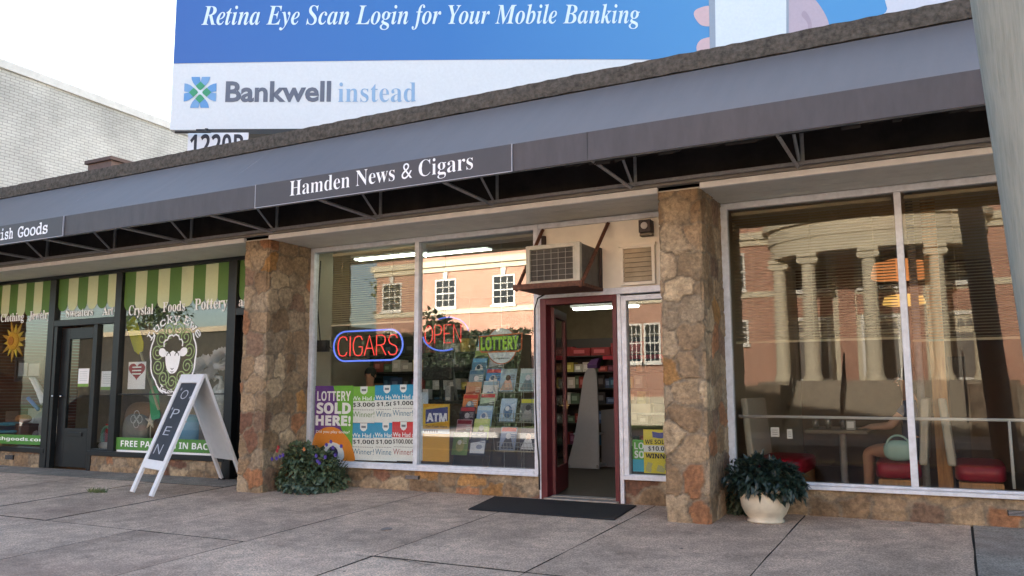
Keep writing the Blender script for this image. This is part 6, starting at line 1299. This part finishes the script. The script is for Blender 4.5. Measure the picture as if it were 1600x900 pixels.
# low dark brick shops further along, and trees
lb_ = thing('low_brick_shop', 'low dark flat-roofed brick shop across the street', 'building', (-40, -28, -.2))
b = MB(); b.box(-50, -31, -36, -26, -.2, 4.7); b.build('wall', brick_mat('dark brick', srgb(36, 34, 28), srgb(32, 30, 26), srgb(42, 40, 36), 0), lb_)
b = MB(); b.box(-50.2, -30.8, -36.2, -25.8, 4.702, 5.0); b.build('roof', mat('pale roof edge', srgb(150, 140, 120), .7), lb_)
for x in (-47, -42.5, -38, -33.5): b = MB(); b.box(x - 1.5, x + 1.5, -26.02, -25.96, .6, 3.2); b.build('window', DGL, lb_)
hg = thing('added_hedge', 'tall dark clipped greenery added to darken the lower town hall front', 'added_hedge', (-19, -21, -.17))  # invented leafy mass, put here to darken the lower wall mirrored in the glass
b = MB(); b.box(-23.2, -15.1, -21.8, -20.7, -.17, 3.45); b.build('core', mat('hedge core', (.008, .012, .006), .95), hg)
b = MB()
for i in range(5200):
    x = random.uniform(-23.4, -14.9); z = random.uniform(-.1, 3.62); y = -20.62 + random.uniform(-.06, .08)
    if random.random() < .25: z = 3.55 + random.uniform(-.06, .09); y = random.uniform(-21.8, -20.6)
    leaf(b, Vector((x, y, z)), Vector((random.gauss(0, 1), random.gauss(.8, .5), random.gauss(0, 1))), Vector((random.gauss(0, .4), random.gauss(0, .4), 1)), .16, .06)
b.build('foliage', leaf_mat('hedge leaf', (.012, .022, .01), (.03, .05, .02)), hg)
BARK = mat('tree bark', srgb(86, 72, 58), .9, var=.4, vs=9, bump=.6, bs=20)
DLEAF = leaf_mat('young tree leaf', (.012, .02, .008), (.03, .045, .016))
TLEAF = leaf_mat('tree leaf', (.025, .05, .012), (.075, .115, .03))
def tree(x, y, h, r, label, n=1500):
    t = thing('street_tree', label, 'tree', (x, y, -.17), 'trees across the street')
    b = MB(); b.tube([(x, y, -.2), (x + .05, y, h * .25), (x - .04, y + .05, h * .5), (x, y, h * .8)], [.2, .15, .11, .04], 10)
    cs = []
    for i in range(9):
        a = random.uniform(0, 6.28); zz = h * random.uniform(.5, .92); rr_ = r * random.uniform(.35, .75) * (1.15 - zz / h * .5); c_ = Vector((x + rr_ * math.cos(a), y + rr_ * math.sin(a), zz)); cs.append(c_); b.tube([(x, y, h * random.uniform(.3, .6)), tuple(c_)], [.07, .02], 6)
    b.build('trunk', BARK, t)
    b = MB()
    for i in range(n):
        c_ = random.choice(cs); d = Vector((random.gauss(0, 1), random.gauss(0, 1), random.gauss(0, .8))).normalized(); p = c_ + d * r * .45 * random.uniform(.3, 1.05)
        leaf(b, p, (d + Vector((random.gauss(0, .6), random.gauss(0, .6), random.gauss(0, .6)))).normalized(), Vector((random.gauss(0, .5), random.gauss(0, .5), 1)), .34 * random.uniform(.6, 1.2), .12)
    b.build('crown', TLEAF if h > 6 else DLEAF, t)
tree(-27.2, -21.8, 8.2, 2.2, 'street tree at the left end of the brick town hall'); tree(-20.3, -22.9, 4.9, 1.0, 'small young tree before the sunny wall of the town hall', 500); tree(-33, -39, 9.5, 3.2, 'tall tree rising behind the right end of the low brick shop'); tree(-41, -39, 8.6, 3.0, 'broad tree behind the middle of the low brick shop'); tree(-52, -33, 9, 3, 'tree beyond the far end of the low brick shop')
# a dark car parked at the near kerb
car = thing('parked_car', 'dark grey car parked at the kerb left of the shops', 'car', (-20.6, -6.6, -.345))
b = MB(); prof = [(-2.2, .28), (-2.25, .55), (-2.15, .78), (-1.55, .86), (-1.0, .92), (1.25, .96), (2.0, .92), (2.2, .8), (2.25, .5), (2.2, .28)]
b.prism([(-20.6 + px, -.345 + pz) for px, pz in prof], -7.45, -5.75, 'y'); b.build('body', mat('dark car paint', (.02, .022, .026), .25, var=.05, spec=.8), car, bev=.06)
b = MB(); b.hexa([(-21.75, -7.35, .58), (-19.0, -7.35, .58), (-19.0, -5.85, .58), (-21.75, -5.85, .58)], [(-21.05, -7.15, 1.09), (-19.5, -7.15, 1.09), (-19.5, -6.05, 1.09), (-21.05, -6.05, 1.09)]); b.build('cabin', DGL, car, bev=.04)
b = MB(); b.box(-21.0, -19.55, -7.1, -6.1, 1.091, 1.13); b.build('roof', mat('dark car paint', (.02, .02, .02)), car, bev=.015)
for x in (-22.0, -19.2):
    for y in (-7.38, -5.82):
        b = MB(); b.bm.free(); b = MB(); b.lathe([(.0, -.11), (.31, -.11), (.33, -.08), (.33, .08), (.31, .11), (.0, .11)], n=24); b.bm.transform(Matrix.Translation((x, y, -.015)) @ Matrix.Rotation(R_(90), 4, 'X')); w_ = b.build('wheel', RUBBER, car)
        b = MB(); b.lathe([(.0, -.115), (.2, -.115), (.2, .115), (.0, .115)], n=20); b.bm.transform(Matrix.Translation((x, y, -.015)) @ Matrix.Rotation(R_(90), 4, 'X')); b.build('rim', ALU, w_)
for x in (-22.84, -18.36):
    for y in (-7.1, -6.1): b = MB(); b.ball((x, y, .295), (.05, .18, .08), 12, 8); b.build('headlight' if x < -20 else 'tail_light', ink(220, 222, 224, .15) if x < -20 else ink(150, 30, 34, .2), car, smooth=True)
